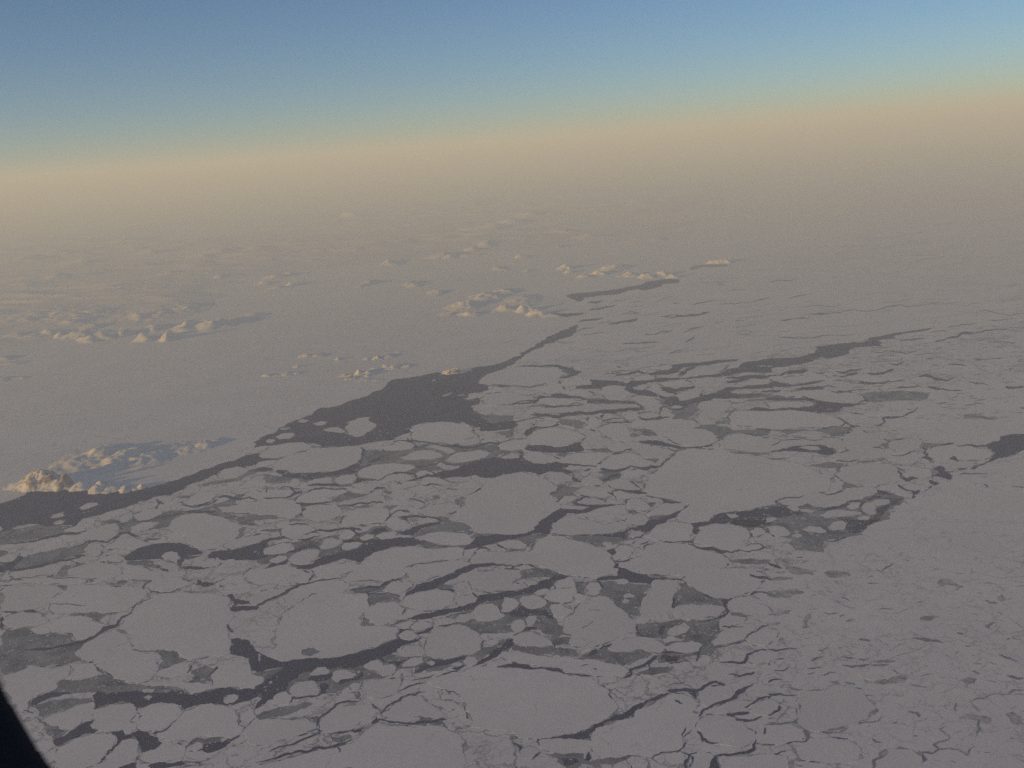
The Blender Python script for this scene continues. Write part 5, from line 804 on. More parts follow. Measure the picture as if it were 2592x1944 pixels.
CRACKS = """
334.0,1549.4,2.3 325.2,1556.1,2.6 309.1,1562.0,4.1 298.8,1575.2,6.4 292.9,1585.4,7.0 257.8,1598.6,7.6 228.5,1616.2,7.6 205.1,1626.4,7.0 164.1,1635.2,7.0 123.0,1642.6,4.7 58.6,1645.5,3.5
457.0,1928.2,2.9 498.0,1929.6,2.9 509.7,1938.4,2.3
0.0,1472.6,1.5 38.1,1465.3,1.5 79.1,1463.3,1.5 158.2,1464.4,1.5 205.1,1462.4,1.5
366.2,1475.6,1.5 363.3,1487.3,1.5 380.8,1496.1,1.8 430.6,1500.5,2.1 439.4,1496.1,1.8 459.9,1490.2,1.5
386.7,1513.7,1.5 363.3,1521.0,1.8 339.8,1532.7,1.8
128.9,1527.4,1.8 216.8,1533.6,1.8
436.5,1828.6,1.8 410.1,1852.0,2.6 386.7,1859.3,2.6
468.7,1894.5,1.8 480.4,1884.2,2.1 492.2,1879.8,1.8
606.4,1859.3,2.1 585.9,1874.0,3.5 565.4,1878.4,3.5
574.2,1581.0,3.5 583.0,1595.7,4.7 591.8,1601.5,1.8
882.4,1496.1,2.3 911.7,1490.2,4.1 958.5,1487.3,5.3 973.2,1478.5,7.3 993.7,1468.3,5.3 1020.0,1463.9,2.3
648.0,1532.7,3.5 668.5,1523.9,4.7 691.9,1513.7,5.3 721.2,1501.9,5.9 744.7,1487.3,6.4 759.3,1480.0,3.5 788.6,1475.6,2.3 823.8,1468.3,2.3 864.8,1463.9,2.1
738.8,1767.1,2.6 765.2,1765.6,3.5 800.3,1762.7,2.9 812.1,1756.8,2.3
803.3,1838.8,3.5 806.2,1821.3,5.9 823.8,1808.1,4.1 850.1,1783.2,4.1 870.6,1777.3,4.1 908.7,1777.3,1.8
961.5,1805.1,2.3 979.0,1789.0,4.4 999.5,1777.3,5.3 1017.1,1765.6,4.7 1040.5,1758.3,3.5 1075.7,1752.4,2.3
1008.3,1750.9,2.1 1037.6,1736.3,3.2 1075.7,1727.5,2.1
1040.5,1723.1,1.8 1081.6,1715.8,2.6 1099.1,1708.5,1.8
955.6,1821.3,2.9 984.9,1827.7,2.9 1023.0,1831.5,4.1 1064.0,1828.6,5.3 1105.0,1824.2,5.9 1128.4,1822.7,2.3
829.6,1857.9,1.8 870.6,1854.9,2.9 899.9,1849.1,3.5
812.1,1856.4,2.3 776.9,1868.1,3.8 744.7,1882.8,3.8 706.6,1890.1,2.9 680.2,1903.3,2.9
891.1,1871.1,2.6 870.6,1882.8,4.7 847.2,1888.6,5.9 794.5,1894.5,5.3 747.6,1903.3,5.3 709.5,1915.0,5.9 677.3,1925.3,3.5 648.0,1931.1,2.3
853.1,1888.6,4.7 858.9,1906.2,2.3
776.9,1853.5,1.5 803.3,1844.7,2.3
923.4,1501.9,1.8 970.2,1503.4,2.3 1014.2,1510.7,2.9
1577.2,1718.7,2.9 1597.7,1707.0,5.3 1594.8,1695.3,7.0 1624.1,1686.5,6.4 1641.7,1677.7,10.5 1659.3,1663.1,7.6 1663.6,1660.1,2.3
1641.7,1680.6,3.5 1646.1,1701.1,1.8
1673.9,1651.3,4.7 1700.3,1650.8,4.7 1732.5,1654.9,1.8
1753.0,1655.7,2.9 1770.6,1651.3,7.6 1766.2,1663.1,3.5 1763.3,1674.8,3.5
1673.9,1667.5,6.4 1688.5,1660.1,2.9
1422.0,1702.6,2.9 1460.1,1707.0,2.3 1498.1,1710.5,1.5
1690.0,1749.5,5.9 1712.0,1748.0,6.4 1741.3,1747.4,7.6 1761.8,1750.9,7.6 1776.4,1742.2,4.1 1794.0,1730.4,5.9 1811.6,1726.0,5.9 1823.3,1731.9,5.9 1835.0,1734.8,1.8
1767.6,1815.4,1.8 1779.4,1797.8,4.7 1799.9,1789.0,7.0 1832.1,1777.3,8.8 1861.4,1764.1,11.7 1870.2,1750.9,10.5 1890.7,1740.7,4.1 1905.3,1733.4,2.3
1345.8,1923.8,1.8 1357.5,1912.1,4.7 1369.2,1904.7,3.5
1735.4,1841.8,3.5 1726.6,1865.2,2.3
1734.0,1876.9,2.3 1729.6,1891.6,2.6 1717.8,1900.4,2.3
1811.6,1912.1,8.8 1807.2,1929.6,16.4 1804.3,1953.1,17.6
1814.5,1912.1,5.3 1846.7,1912.1,4.7 1881.9,1906.2,5.3 1908.3,1897.4,7.6 1906.8,1885.7,5.9 1914.1,1871.1,3.5
1764.7,1850.5,3.5 1776.4,1868.1,5.3 1791.1,1878.4,4.1 1820.4,1881.3,1.8
1735.4,1953.1,8.2 1735.4,1926.7,6.4 1747.1,1909.1,2.9 1764.7,1903.3,1.8
1650.5,1920.9,2.3 1656.3,1912.1,2.3 1679.8,1904.7,2.3 1720.8,1898.9,2.1
1843.8,1707.0,3.5 1870.2,1712.3,3.5 1902.4,1707.0,5.3 1908.3,1701.1,4.1
1820.4,1676.2,2.3 1852.6,1676.2,4.7 1884.8,1676.2,7.6 1890.7,1657.2,4.1 1914.1,1648.4,4.1 1944.0,1645.5,3.5
1692.9,1680.6,2.3 1720.8,1676.2,3.5 1744.2,1673.3,2.3
1881.9,1619.1,2.3 1899.5,1604.5,2.9 1920.0,1592.8,2.9 1944.0,1584.0,2.3
1879.0,1626.4,1.5 1852.6,1630.8,1.5 1811.6,1639.6,1.5
1881.9,1586.9,2.3 1858.5,1586.9,2.3 1826.2,1586.9,2.3
1884.8,1792.0,2.9 1899.5,1783.2,2.3 1920.0,1768.5,5.3 1944.0,1762.7,2.9
1468.8,1686.5,1.8 1489.3,1682.1,1.8
1501.1,1692.4,2.9 1511.3,1696.8,3.5
1691.5,1733.4,1.5 1735.4,1726.0,1.8
1707.6,1772.9,2.9 1726.6,1781.7,4.7
1296.0,1879.8,2.3 1319.4,1894.5,5.9 1313.6,1900.4,2.9
1838.0,1808.1,5.3 1852.6,1811.0,8.8 1876.0,1806.6,7.6 1896.5,1805.1,5.3
1861.4,1822.7,4.1 1884.8,1824.2,6.4 1908.3,1822.7,4.1
1905.3,1824.2,4.1 1920.0,1816.9,4.1 1928.8,1813.9,2.3
1934.6,1859.3,6.4 1936.1,1841.8,6.4
1717.8,1897.4,2.1 1753.0,1917.9,2.1
1471.8,1589.8,1.2 1486.4,1584.0,1.2 1501.1,1573.7,1.5
1489.3,1543.0,1.2 1518.6,1545.9,1.2
1899.5,1506.3,4.7 1911.2,1499.0,4.1 1931.7,1499.0,2.3 1944.0,1503.4,2.9
1896.5,1455.1,4.1 1922.9,1462.4,6.4 1952.2,1469.7,6.4
2002.6,1879.3,2.9 2040.7,1876.9,3.5 2045.1,1868.1,7.6 2039.2,1856.4,4.1 2037.2,1847.6,2.3
2209.1,1953.1,7.6 2209.1,1926.7,5.9 2225.2,1919.4,4.1 2229.6,1915.0,1.8
2222.3,1909.1,2.6 2236.9,1901.8,2.6 2242.8,1897.4,1.8
2333.6,1909.1,5.3 2342.4,1923.8,5.9 2333.6,1929.6,4.1
2333.6,1903.3,4.1 2360.0,1907.7,3.5 2374.6,1897.4,4.1 2361.5,1885.7,4.1 2377.6,1878.4,2.6 2395.1,1874.0,2.9 2403.9,1868.1,2.3 2392.2,1857.9,1.8 2377.6,1847.6,1.8 2392.2,1837.4,1.2
2374.6,1896.0,2.1 2412.7,1897.4,1.8 2447.9,1912.1,2.3 2453.7,1897.4,2.9 2468.4,1888.6,1.5
2477.2,1821.3,4.1 2474.2,1838.8,2.9 2480.1,1846.2,3.5 2472.8,1853.5,2.9 2471.3,1863.7,1.8
2453.7,1775.8,1.8 2480.1,1802.2,2.3
2453.7,1775.8,2.1 2491.8,1768.5,2.3 2506.5,1759.7,1.5 2547.5,1758.3,1.8 2562.1,1748.0,3.5 2592.0,1746.6,1.8
2418.6,1778.8,2.3 2414.2,1792.0,2.1 2420.0,1800.7,2.6
1944.0,1644.0,2.9 1982.1,1644.0,2.9 2017.2,1642.6,1.8
2070.0,1647.0,3.5 2087.5,1644.0,2.9 2093.4,1636.7,1.5
2052.4,1673.3,1.8 2067.0,1666.0,4.1 2084.6,1663.1,2.9
2134.4,1663.1,3.5 2160.8,1666.6,2.9
2172.5,1667.5,2.3 2187.1,1671.3,4.1 2201.8,1666.6,2.3
2216.4,1676.2,2.3 2239.9,1674.8,4.1 2266.2,1674.8,2.9
2131.5,1683.6,2.3 2154.9,1688.0,4.7 2178.4,1686.5,5.3 2204.7,1680.6,2.3
2043.6,1692.4,2.9 2061.2,1692.4,2.3 2081.7,1688.0,1.8
2043.6,1707.0,2.3 2061.2,1704.1,1.5
2078.8,1709.9,1.8 2096.3,1705.5,2.3 2099.3,1701.1,1.5 2116.8,1704.1,1.8
1944.0,1756.8,3.5 1973.3,1756.8,4.1 2017.2,1759.7,2.9
1944.0,1768.5,5.9 1949.9,1762.7,2.9 1958.6,1756.8,2.3
1971.8,1786.1,5.9 1971.8,1797.8,5.3 1955.7,1806.6,2.9 1944.0,1811.0,2.9
1944.0,1830.0,2.9 1996.7,1830.0,3.5 2014.3,1830.0,5.3 2009.9,1822.7,2.3
1961.6,1910.6,4.7 1976.2,1903.3,2.6 1990.9,1901.8,1.8
2078.8,1852.0,2.9 2105.1,1854.9,3.5 2131.5,1849.1,2.3 2149.1,1841.8,1.5
2172.5,1834.4,1.8 2190.1,1828.6,1.8 2225.2,1824.2,2.1 2234.0,1812.5,1.2
2298.5,1800.7,1.8 2319.0,1805.1,3.5 2327.8,1815.4,6.4
1964.5,1668.9,1.8 1985.0,1667.5,2.9
1958.6,1698.2,1.8 1982.1,1698.2,2.9 1999.7,1688.0,1.8
1944.0,1729.0,4.1 1961.6,1720.2,3.5 1979.2,1721.7,1.8
1990.9,1739.2,2.3 2031.9,1746.6,2.3
2225.2,1540.0,1.8 2260.4,1543.0,2.3
2307.3,1616.2,2.9 2336.5,1618.5,6.4 2365.8,1622.1,4.7 2392.2,1626.4,1.8
2172.5,1618.5,1.8 2190.1,1620.0,4.7 2203.3,1623.5,1.8
2462.5,1679.2,1.8 2486.0,1682.1,1.8
2459.6,1698.2,1.8 2480.1,1707.0,2.3
2421.5,1601.5,2.3 2439.1,1605.1,3.5
2084.6,1551.7,1.8 2119.8,1552.3,3.5
2125.6,1562.0,2.3 2135.9,1556.1,1.8
2529.9,1657.2,2.3 2547.5,1666.0,4.1 2573.8,1674.8,2.1
2547.5,1709.9,1.8 2565.0,1714.3,4.7 2592.0,1717.3,2.3
2491.8,1519.5,1.8 2524.0,1528.3,4.1
2565.0,1759.7,1.8 2592.0,1758.3,1.8
17.6,1376.8,2.3 58.6,1373.9,2.9 105.5,1363.7,4.7 152.3,1353.4,5.3 175.8,1350.5,6.4 210.9,1344.6,2.3
205.1,1381.2,1.8 216.8,1372.4,3.5 243.1,1369.5,4.1 272.4,1372.4,3.5 292.9,1362.2,4.7 304.7,1350.5,4.1 325.2,1349.0,4.7 348.6,1357.8,4.7
336.9,1321.2,1.8 375.0,1318.2,2.9 410.1,1309.5,3.5 439.4,1305.1,2.3 462.9,1294.8,1.8
269.5,1419.3,1.8 281.2,1423.7,2.3 310.5,1420.8,2.9
-2.9,1442.7,14.6 17.6,1434.0,14.6 43.9,1417.8,10.5 58.6,1412.0,2.9
17.6,1442.7,5.9 70.3,1438.4,5.3 117.2,1428.1,5.3 164.1,1419.3,4.1 205.1,1410.5,2.9
363.3,1369.5,2.9 389.6,1365.1,4.1 407.2,1363.7,1.8
457.0,1278.7,2.3 480.4,1281.6,3.5 518.5,1277.2,4.1 550.7,1264.1,4.1
550.7,1259.7,4.7 574.2,1256.7,5.3 606.4,1264.1,4.7 653.3,1267.0,2.1
468.7,1294.8,2.3 515.6,1296.3,3.5 547.8,1294.8,3.5
993.7,1118.8,2.6 1028.8,1115.9,2.9 1061.1,1118.8,2.6 1102.1,1123.2,2.9 1146.0,1130.6,4.7 1190.0,1133.5,5.3 1213.4,1127.6,4.1 1263.2,1121.8,2.9 1301.3,1110.1,2.3
1049.3,1178.9,2.3 1061.1,1181.8,2.9 1093.3,1176.0,2.6 1116.7,1168.6,2.3 1128.4,1176.0,2.9 1163.6,1176.0,2.9 1198.7,1168.6,2.3
1031.8,1218.4,2.1 1055.2,1214.1,4.1 1064.0,1209.7,6.4 1102.1,1205.3,4.7 1096.2,1196.5,2.3 1075.7,1187.7,1.8
1055.2,1211.1,4.1 1043.5,1199.4,3.5 1011.3,1196.5,3.5 993.7,1199.4,2.3 964.4,1212.6,2.3
747.6,1274.1,5.3 774.0,1277.0,4.1 812.1,1274.1,4.1 841.3,1272.6,3.5
853.1,1277.0,1.5 888.2,1280.0,4.7 929.2,1275.6,4.1 964.4,1271.2,2.9 970.2,1274.1,1.8
973.2,1319.5,3.5 984.9,1307.8,4.1 999.5,1296.1,2.9 1014.2,1291.7,2.3 1037.6,1293.1,2.1
1014.2,1309.3,2.9 1028.8,1309.3,5.9 1055.2,1306.3,4.1 1084.5,1307.8,2.3
940.9,1326.8,2.1 970.2,1326.0,2.3
908.7,1328.3,1.5 929.2,1332.7,1.8
724.2,1401.5,2.3 747.6,1395.7,4.1 765.2,1386.9,6.4 803.3,1382.5,4.1
753.5,1366.4,4.7 782.8,1364.9,5.3 812.1,1356.1,2.9
768.1,1354.7,2.3 788.6,1347.3,2.3 806.2,1348.8,1.8
800.3,1342.9,4.1 835.5,1344.4,5.9 864.8,1338.6,4.7 894.1,1337.1,4.7 914.6,1342.9,5.9
776.9,1228.7,3.5 812.1,1227.2,5.9 847.2,1227.2,4.7 858.9,1228.7,2.3
785.7,1240.4,2.9 812.1,1236.0,4.1 847.2,1239.0,2.3 879.4,1237.5,1.5
665.6,1259.5,1.5 706.6,1260.3,2.3 735.9,1256.5,3.5 747.6,1247.7,5.3 765.2,1246.3,3.5
703.7,1237.5,2.3 759.3,1237.5,2.6
730.0,1326.8,1.8 753.5,1325.4,2.9 779.8,1328.3,1.8
1034.7,1262.4,1.8 1058.1,1266.8,2.9 1075.7,1275.6,2.3
1066.9,1228.7,1.8 1087.4,1225.8,4.1 1122.6,1230.2,1.8
946.8,1237.5,4.1 976.1,1236.0,2.9
1128.4,1240.4,1.8 1157.7,1240.4,1.8
1025.9,1436.7,1.5 1043.5,1430.8,1.5 1087.4,1425.0,1.5 1122.6,1422.0,1.2
1143.1,1458.1,8.8 1169.4,1445.5,10.5 1198.7,1433.8,10.5 1245.6,1427.9,6.4 1263.2,1430.8,4.1 1301.3,1433.8,4.1
1204.6,1392.7,2.3 1213.4,1386.9,3.5 1228.0,1386.9,3.5 1242.7,1392.7,1.5
1436.6,1174.3,3.5 1471.8,1178.7,2.9 1501.1,1178.7,2.3
1518.6,1187.5,4.1 1547.9,1191.9,5.3 1577.2,1189.0,4.7 1618.2,1184.6,4.1 1659.3,1183.1,6.4 1679.8,1171.4,4.1 1697.3,1159.7,2.3
1524.5,1216.8,4.7 1547.9,1205.1,5.3 1565.5,1202.1,4.7
1448.3,1209.5,5.9 1460.1,1216.8,7.6 1471.8,1219.7,2.9
1477.6,1193.3,3.5 1495.2,1187.5,4.1
1547.9,1243.1,2.3 1588.9,1243.7,4.1 1612.4,1246.1,8.8 1638.7,1249.0,2.3
1448.3,1272.4,2.9 1471.8,1278.3,4.7 1501.1,1278.3,2.9
1583.1,1275.4,2.9 1584.6,1265.1,2.9 1594.8,1265.1,1.5
1530.4,1273.9,1.8 1534.8,1260.7,2.3
1553.8,1421.8,2.3 1588.9,1418.9,4.1 1600.7,1413.1,2.3
1618.2,1377.9,2.3 1641.7,1370.6,3.5
1603.6,1363.3,2.3 1621.2,1360.3,2.9 1630.0,1353.0,3.5
1706.1,1372.0,1.8 1753.0,1372.6,2.9
1741.3,1377.9,2.3 1788.2,1389.6,7.6 1823.3,1396.9,7.6 1840.9,1396.9,2.3
1855.5,1395.5,2.3 1896.5,1396.9,2.9 1925.8,1389.6,4.1 1934.6,1386.7,4.7
1615.3,1055.7,4.1 1635.8,1062.1,5.3 1665.1,1060.9,4.7 1697.3,1055.7,2.3
1413.2,1046.9,2.9 1448.3,1048.3,6.4 1483.5,1048.3,5.3 1524.5,1043.9,4.7 1559.7,1039.5,6.4 1588.9,1035.2,6.4 1627.0,1036.6,4.1
1296.0,1020.5,1.8 1331.2,1014.6,2.1 1360.4,1013.2,4.7
1334.1,1029.3,1.5 1369.2,1026.4,1.8 1427.8,1027.8,2.6 1477.6,1024.9,2.3
1296.0,1068.8,2.3 1325.3,1063.0,2.3 1378.0,1060.1,2.1
1524.5,1064.4,2.3 1553.8,1058.6,2.6 1583.1,1057.1,1.8
1530.4,1071.8,1.8 1559.7,1068.8,2.9 1600.7,1070.3,3.5
1545.0,1146.5,1.8 1577.2,1143.5,2.9 1600.7,1136.2,4.1
1846.7,1061.5,2.3 1840.9,1052.7,2.9
2090.5,1372.0,2.3 2119.8,1367.6,3.5 2143.2,1358.9,4.1
1961.6,1268.0,2.3 1993.8,1259.3,2.3 2023.1,1259.3,2.3 2034.8,1253.4,1.8
1961.6,1268.0,2.9 1967.4,1275.4,2.3
2090.5,1254.9,1.8 2111.0,1250.5,3.5 2134.4,1240.2,4.1
2195.9,1266.6,8.8 2213.5,1257.8,5.9 2231.1,1257.8,4.1
2149.1,1269.5,2.9 2175.4,1268.0,4.1
2175.4,1284.2,4.1 2187.1,1269.5,2.9
2330.7,1158.2,2.9 2354.1,1162.6,4.7 2360.0,1169.9,5.9 2354.1,1167.0,2.3
2342.4,1158.2,2.3 2348.3,1146.5,4.7
2272.1,1190.4,2.3 2280.9,1199.2,4.7 2278.0,1206.5,2.9
2278.0,1206.5,2.3 2298.5,1215.3,8.2 2324.8,1210.9,2.3
2272.1,1227.0,3.5 2283.8,1234.4,4.1 2307.3,1243.1,3.5 2319.0,1249.0,7.6 2327.8,1240.2,5.9
2351.2,1216.8,4.7 2365.8,1224.1,8.8 2377.6,1224.1,2.3
2348.3,1238.8,2.3 2357.1,1231.4,2.9
2421.5,1128.9,2.3 2471.3,1130.4,4.1 2500.6,1130.4,4.1
2456.7,1186.0,4.1 2483.0,1177.2,2.9 2518.2,1164.1,5.3
2427.4,1202.1,3.5 2465.4,1199.2,2.3 2500.6,1199.2,1.5
2406.9,1164.1,3.5 2412.7,1158.2,7.0 2427.4,1167.0,2.3
2119.8,1055.7,1.8 2143.2,1070.3,3.5 2154.9,1077.6,3.5 2178.4,1080.6,1.5
2216.4,1079.1,2.3 2239.9,1067.4,3.5 2234.0,1058.6,5.3 2260.4,1057.1,4.7 2295.5,1048.3,3.5 2324.8,1030.8,1.5
2207.7,1133.3,1.8 2236.9,1136.2,2.9
2254.5,1152.3,1.8 2295.5,1149.4,2.9 2307.3,1142.1,2.1
2075.8,1187.5,1.5 2077.3,1199.2,1.5
2125.6,1146.5,4.1 2146.1,1140.6,2.9
1944.0,1159.7,2.3 1990.9,1159.7,1.8
1938.1,1036.6,2.9 1979.2,1035.2,3.5 2026.0,1038.1,5.9 2061.2,1039.5,7.6
2231.1,1445.3,1.8 2251.6,1433.6,2.3 2260.4,1424.8,1.8
1944.0,1424.8,2.3 1964.5,1433.6,5.9 1979.2,1439.4,1.8
2014.3,1410.1,1.8 2031.9,1411.6,2.3
1938.1,1090.8,5.9 1952.8,1087.9,2.9
2559.2,1233.8,1.8 2592.0,1234.4,1.8
2491.8,1225.6,2.9 2500.6,1234.4,2.3
1949.9,1128.9,1.5 1979.2,1114.2,1.5
1973.3,1114.2,1.5 2031.9,1109.9,1.8 2090.5,1106.9,1.8
1556.0,953.3,2.7 1589.9,946.5,4.7 1640.8,944.8,3.4
1342.4,1049.9,3.4 1389.9,1051.6,5.4 1437.3,1048.2,6.8 1498.4,1046.5,7.5 1559.4,1039.7,6.1 1606.9,1036.3,7.5 1634.0,1036.3,2.7
1284.8,1023.8,2.7 1335.6,1020.4,2.4 1362.7,1012.6,2.7
1369.5,1031.2,2.0 1437.3,1027.9,3.1 1481.4,1022.8,2.0
1488.2,784.4,2.7 1539.1,777.0,3.4
1539.1,821.0,4.7 1579.7,814.2,7.5 1613.7,805.8,4.7
1464.5,814.2,2.0 1505.2,807.5,3.4
1667.9,802.4,2.0 1735.7,800.7,4.7 1776.4,795.6,4.7 1793.4,791.2,1.7
1573.0,870.2,2.7 1627.2,867.8,3.4 1667.9,867.8,1.7
1739.1,832.9,2.0 1783.2,827.8,2.0
1739.1,863.4,4.1 1759.4,851.5,2.0
1695.0,895.6,2.0 1735.7,883.8,2.0
1383.1,870.2,2.7 1430.6,868.5,1.7 1454.3,865.8,1.4
1444.1,838.0,3.4 1478.0,831.2,4.1 1505.2,826.1,2.0
1471.2,849.9,2.0 1539.1,843.1,2.7
1525.5,949.9,1.7 1573.0,941.4,1.7
1233.9,977.0,2.0 1308.5,977.0,1.7 1376.3,975.3,3.1
1464.5,793.9,1.7 1491.6,791.2,1.7
1400.0,792.2,2.7 1417.0,796.6,4.7 1444.1,796.6,6.1 1471.2,793.9,2.7
1505.2,821.0,1.7 1545.8,810.9,1.7
1573.0,793.9,1.7 1620.4,792.2,2.0
1674.7,844.1,1.7 1701.8,836.3,2.0
1861.2,843.1,1.7 1912.0,842.1,1.7
1759.4,899.0,1.4 1810.3,895.6,1.4
1545.8,943.1,1.7 1600.1,939.7,1.4
1437.3,885.5,1.4 1539.1,892.2,1.4
1556.0,890.5,1.4 1640.8,888.8,1.4
1970.8,853.2,2.0 2011.5,856.6,2.0 2072.6,853.2,2.7 2133.6,848.8,2.0 2167.5,844.8,1.4
2052.2,795.6,3.4 2079.3,795.6,6.8 2106.5,792.2,3.4 2181.1,787.1,2.7 2242.1,777.0,3.4 2316.7,773.6,2.0 2398.1,769.5,1.4 2486.2,766.8,1.4
1977.6,812.6,4.1 2011.5,806.8,2.0 2052.2,800.7,2.0
1862.3,813.6,1.4 1926.8,802.4,1.7
2031.9,778.6,1.7 2126.8,772.9,2.0
2469.3,795.6,1.7 2520.1,792.2,2.0 2592.0,793.9,2.7
2364.2,866.8,5.4 2384.5,861.7,4.7 2425.2,851.5,7.5 2459.1,843.1,8.1 2493.0,836.3,6.1 2526.9,832.9,2.7 2592.0,824.4,1.4
2499.8,812.6,1.7 2537.1,810.2,2.7 2574.4,806.8,1.7
2398.1,829.5,2.7 2425.2,824.4,3.4 2479.4,817.0,2.7
2499.8,861.7,1.7 2537.1,865.1,2.0 2571.0,866.8,1.7
2350.6,843.1,3.4 2398.1,839.7,2.7
2276.0,861.7,5.4 2343.8,856.6,4.1
2198.0,877.0,2.0 2255.7,878.7,2.4
2208.2,893.9,1.7 2255.7,888.8,2.7 2330.2,883.8,2.7
2201.4,916.6,4.1 2235.3,916.6,2.7
2248.9,919.4,3.4 2276.0,921.1,6.1 2289.6,917.7,2.7
2398.1,922.7,4.7 2418.4,922.7,5.4 2445.5,926.1,5.4
2113.2,939.7,3.4 2147.2,939.7,4.7 2181.1,934.6,2.7
2194.6,944.8,4.1 2235.3,944.8,6.1 2262.4,934.6,3.4
2120.0,952.6,2.0 2147.2,948.2,4.7 2170.9,943.1,3.4
2174.3,966.8,2.7 2187.8,970.2,5.4 2215.0,970.9,3.4 2248.9,965.1,2.7 2292.9,965.1,2.0
2106.5,963.4,2.0 2167.5,966.8,1.7
2103.1,990.6,1.7 2147.2,990.6,3.1 2201.4,985.5,2.7
2269.2,982.1,4.7 2292.9,981.1,2.7 2333.6,979.7,3.4
2347.2,978.7,4.1 2370.9,983.8,5.4 2398.1,987.8,2.7 2435.4,988.9,2.4
2543.9,978.7,3.4 2564.2,982.1,5.4 2592.0,980.4,4.1
2448.9,967.5,1.7 2472.7,970.2,3.4 2499.8,974.3,2.0
2323.5,953.3,2.7 2343.8,949.9,6.1 2370.9,960.0,6.1 2418.4,953.3,2.7
2462.5,909.2,2.0 2486.2,910.9,2.7 2540.5,905.8,2.7
2343.8,909.2,3.4 2364.2,907.5,6.1
2354.0,924.4,3.4 2377.7,926.1,2.7
2309.9,899.0,1.7 2384.5,895.6,1.7
2059.0,943.1,1.7 2086.1,945.8,3.4
2045.4,922.7,2.0 2099.7,924.4,1.7
2120.0,922.7,2.0 2153.9,922.7,2.0
1953.9,951.6,2.7 1977.6,949.9,3.4 1991.2,941.4,4.7
1926.8,990.6,2.7 1953.9,988.9,4.7 1977.6,987.8,2.7
2052.2,987.2,2.0 2113.2,980.4,1.7
1835.2,955.0,5.4 1875.9,956.7,7.5 1926.8,953.3,5.4 1953.9,949.9,2.7
1488.0,766.7,3.5 1527.0,760.6,2.6
1490.1,784.4,3.0 1514.0,780.1,3.9 1540.0,775.8,3.5 1560.0,771.4,1.7
1461.9,814.8,3.5 1492.3,810.5,5.6 1527.0,804.0,2.2
1486.8,766.4,4.6 1527.3,761.4,2.9
1492.6,785.2,2.9 1524.4,777.9,4.6 1559.1,773.6,2.3
1463.7,815.6,4.1 1501.3,808.3,5.2 1524.4,804.0,2.3
1544.7,822.8,4.6 1567.8,817.0,4.6 1596.7,814.1,5.2 1614.1,805.4,4.1
1573.6,796.7,1.7 1619.9,791.5,2.3
1674.9,802.5,2.3 1729.8,801.1,4.6 1761.7,798.2,6.9 1799.3,789.5,2.3
1703.8,767.8,5.2 1718.3,767.2,4.1
1750.1,770.7,2.3 1776.1,766.4,3.5 1810.8,758.6,1.7
1813.7,773.6,1.7 1874.5,766.4,2.3 1909.2,763.5,2.3 1932.4,757.7,3.5 1949.7,754.8,1.7
1851.4,769.3,1.2 1926.6,769.3,1.7
1996.0,757.7,2.3 2016.3,750.5,3.5 2040.0,746.1,3.5
1842.7,736.0,2.3 1886.1,733.1,2.3
1810.8,723.8,2.3 1836.9,722.1,2.9
1943.9,712.8,2.3 1967.1,709.4,3.5 2022.1,707.1,1.7
1631.5,848.8,2.3 1660.4,845.9,2.9 1700.9,837.3,2.3
1729.8,841.6,2.9 1747.2,834.4,2.3 1781.9,827.1,1.7
1573.6,870.5,2.3 1614.1,869.1,2.9 1666.2,865.6,1.7
1732.7,866.2,2.9 1744.3,861.8,4.1 1758.8,853.2,1.4
1689.3,896.6,2.3 1741.4,882.1,2.0
1868.7,844.5,2.3 1903.4,840.7,1.7
1970.0,854.0,2.3 2040.0,856.1,1.7
1860.0,812.7,1.7 1886.1,811.2,1.7
1805.1,815.6,1.7 1831.1,814.7,2.3
1975.8,811.2,2.3 2001.8,806.9,2.3
2013.4,805.4,2.3 2040.0,802.5,2.3
1550.5,764.9,1.4 1585.2,758.6,1.4
1591.0,766.4,1.7 1631.5,763.5,1.4
1660.4,766.4,1.2 1706.7,749.0,1.2
1654.6,877.8,1.2 1562.0,892.2,1.4
1648.8,819.9,1.2 1689.3,814.1,1.2
"""
SHORE = """-59,1299 -3,1279 23,1268 50,1258 67,1246 88,1236 123,1235 164,1237 205,1239 264,1241 308,1238 352,1236 390,1232 434,1219 469,1207 504,1192 542,1182 586,1169 621,1153 636,1147 662,1102 703,1085 740,1067 774,1055 808,1048 842,1031 875,1019 916,1008 943,994 977,977 991,963 1025,958 1079,949 1106,943 1126,946 1170,946 1194,938 1245,930 1296,913 1200,934 1241,927 1275,919 1295,909 1315,894 1356,872 1383,855 1417,840 1451,826 1464,814 1451,804 1431,801 1419,800 1401,793 1390,784 1379,769 1395,756 1419,750 1447,744 1479,742 1514,738 1560,735 1446,745 1516,739 1579,729 1626,720 1660,711 1695,706 1721,704 1747,687 1785,671 1846,668 1892,652 2040,617 2239,583"""

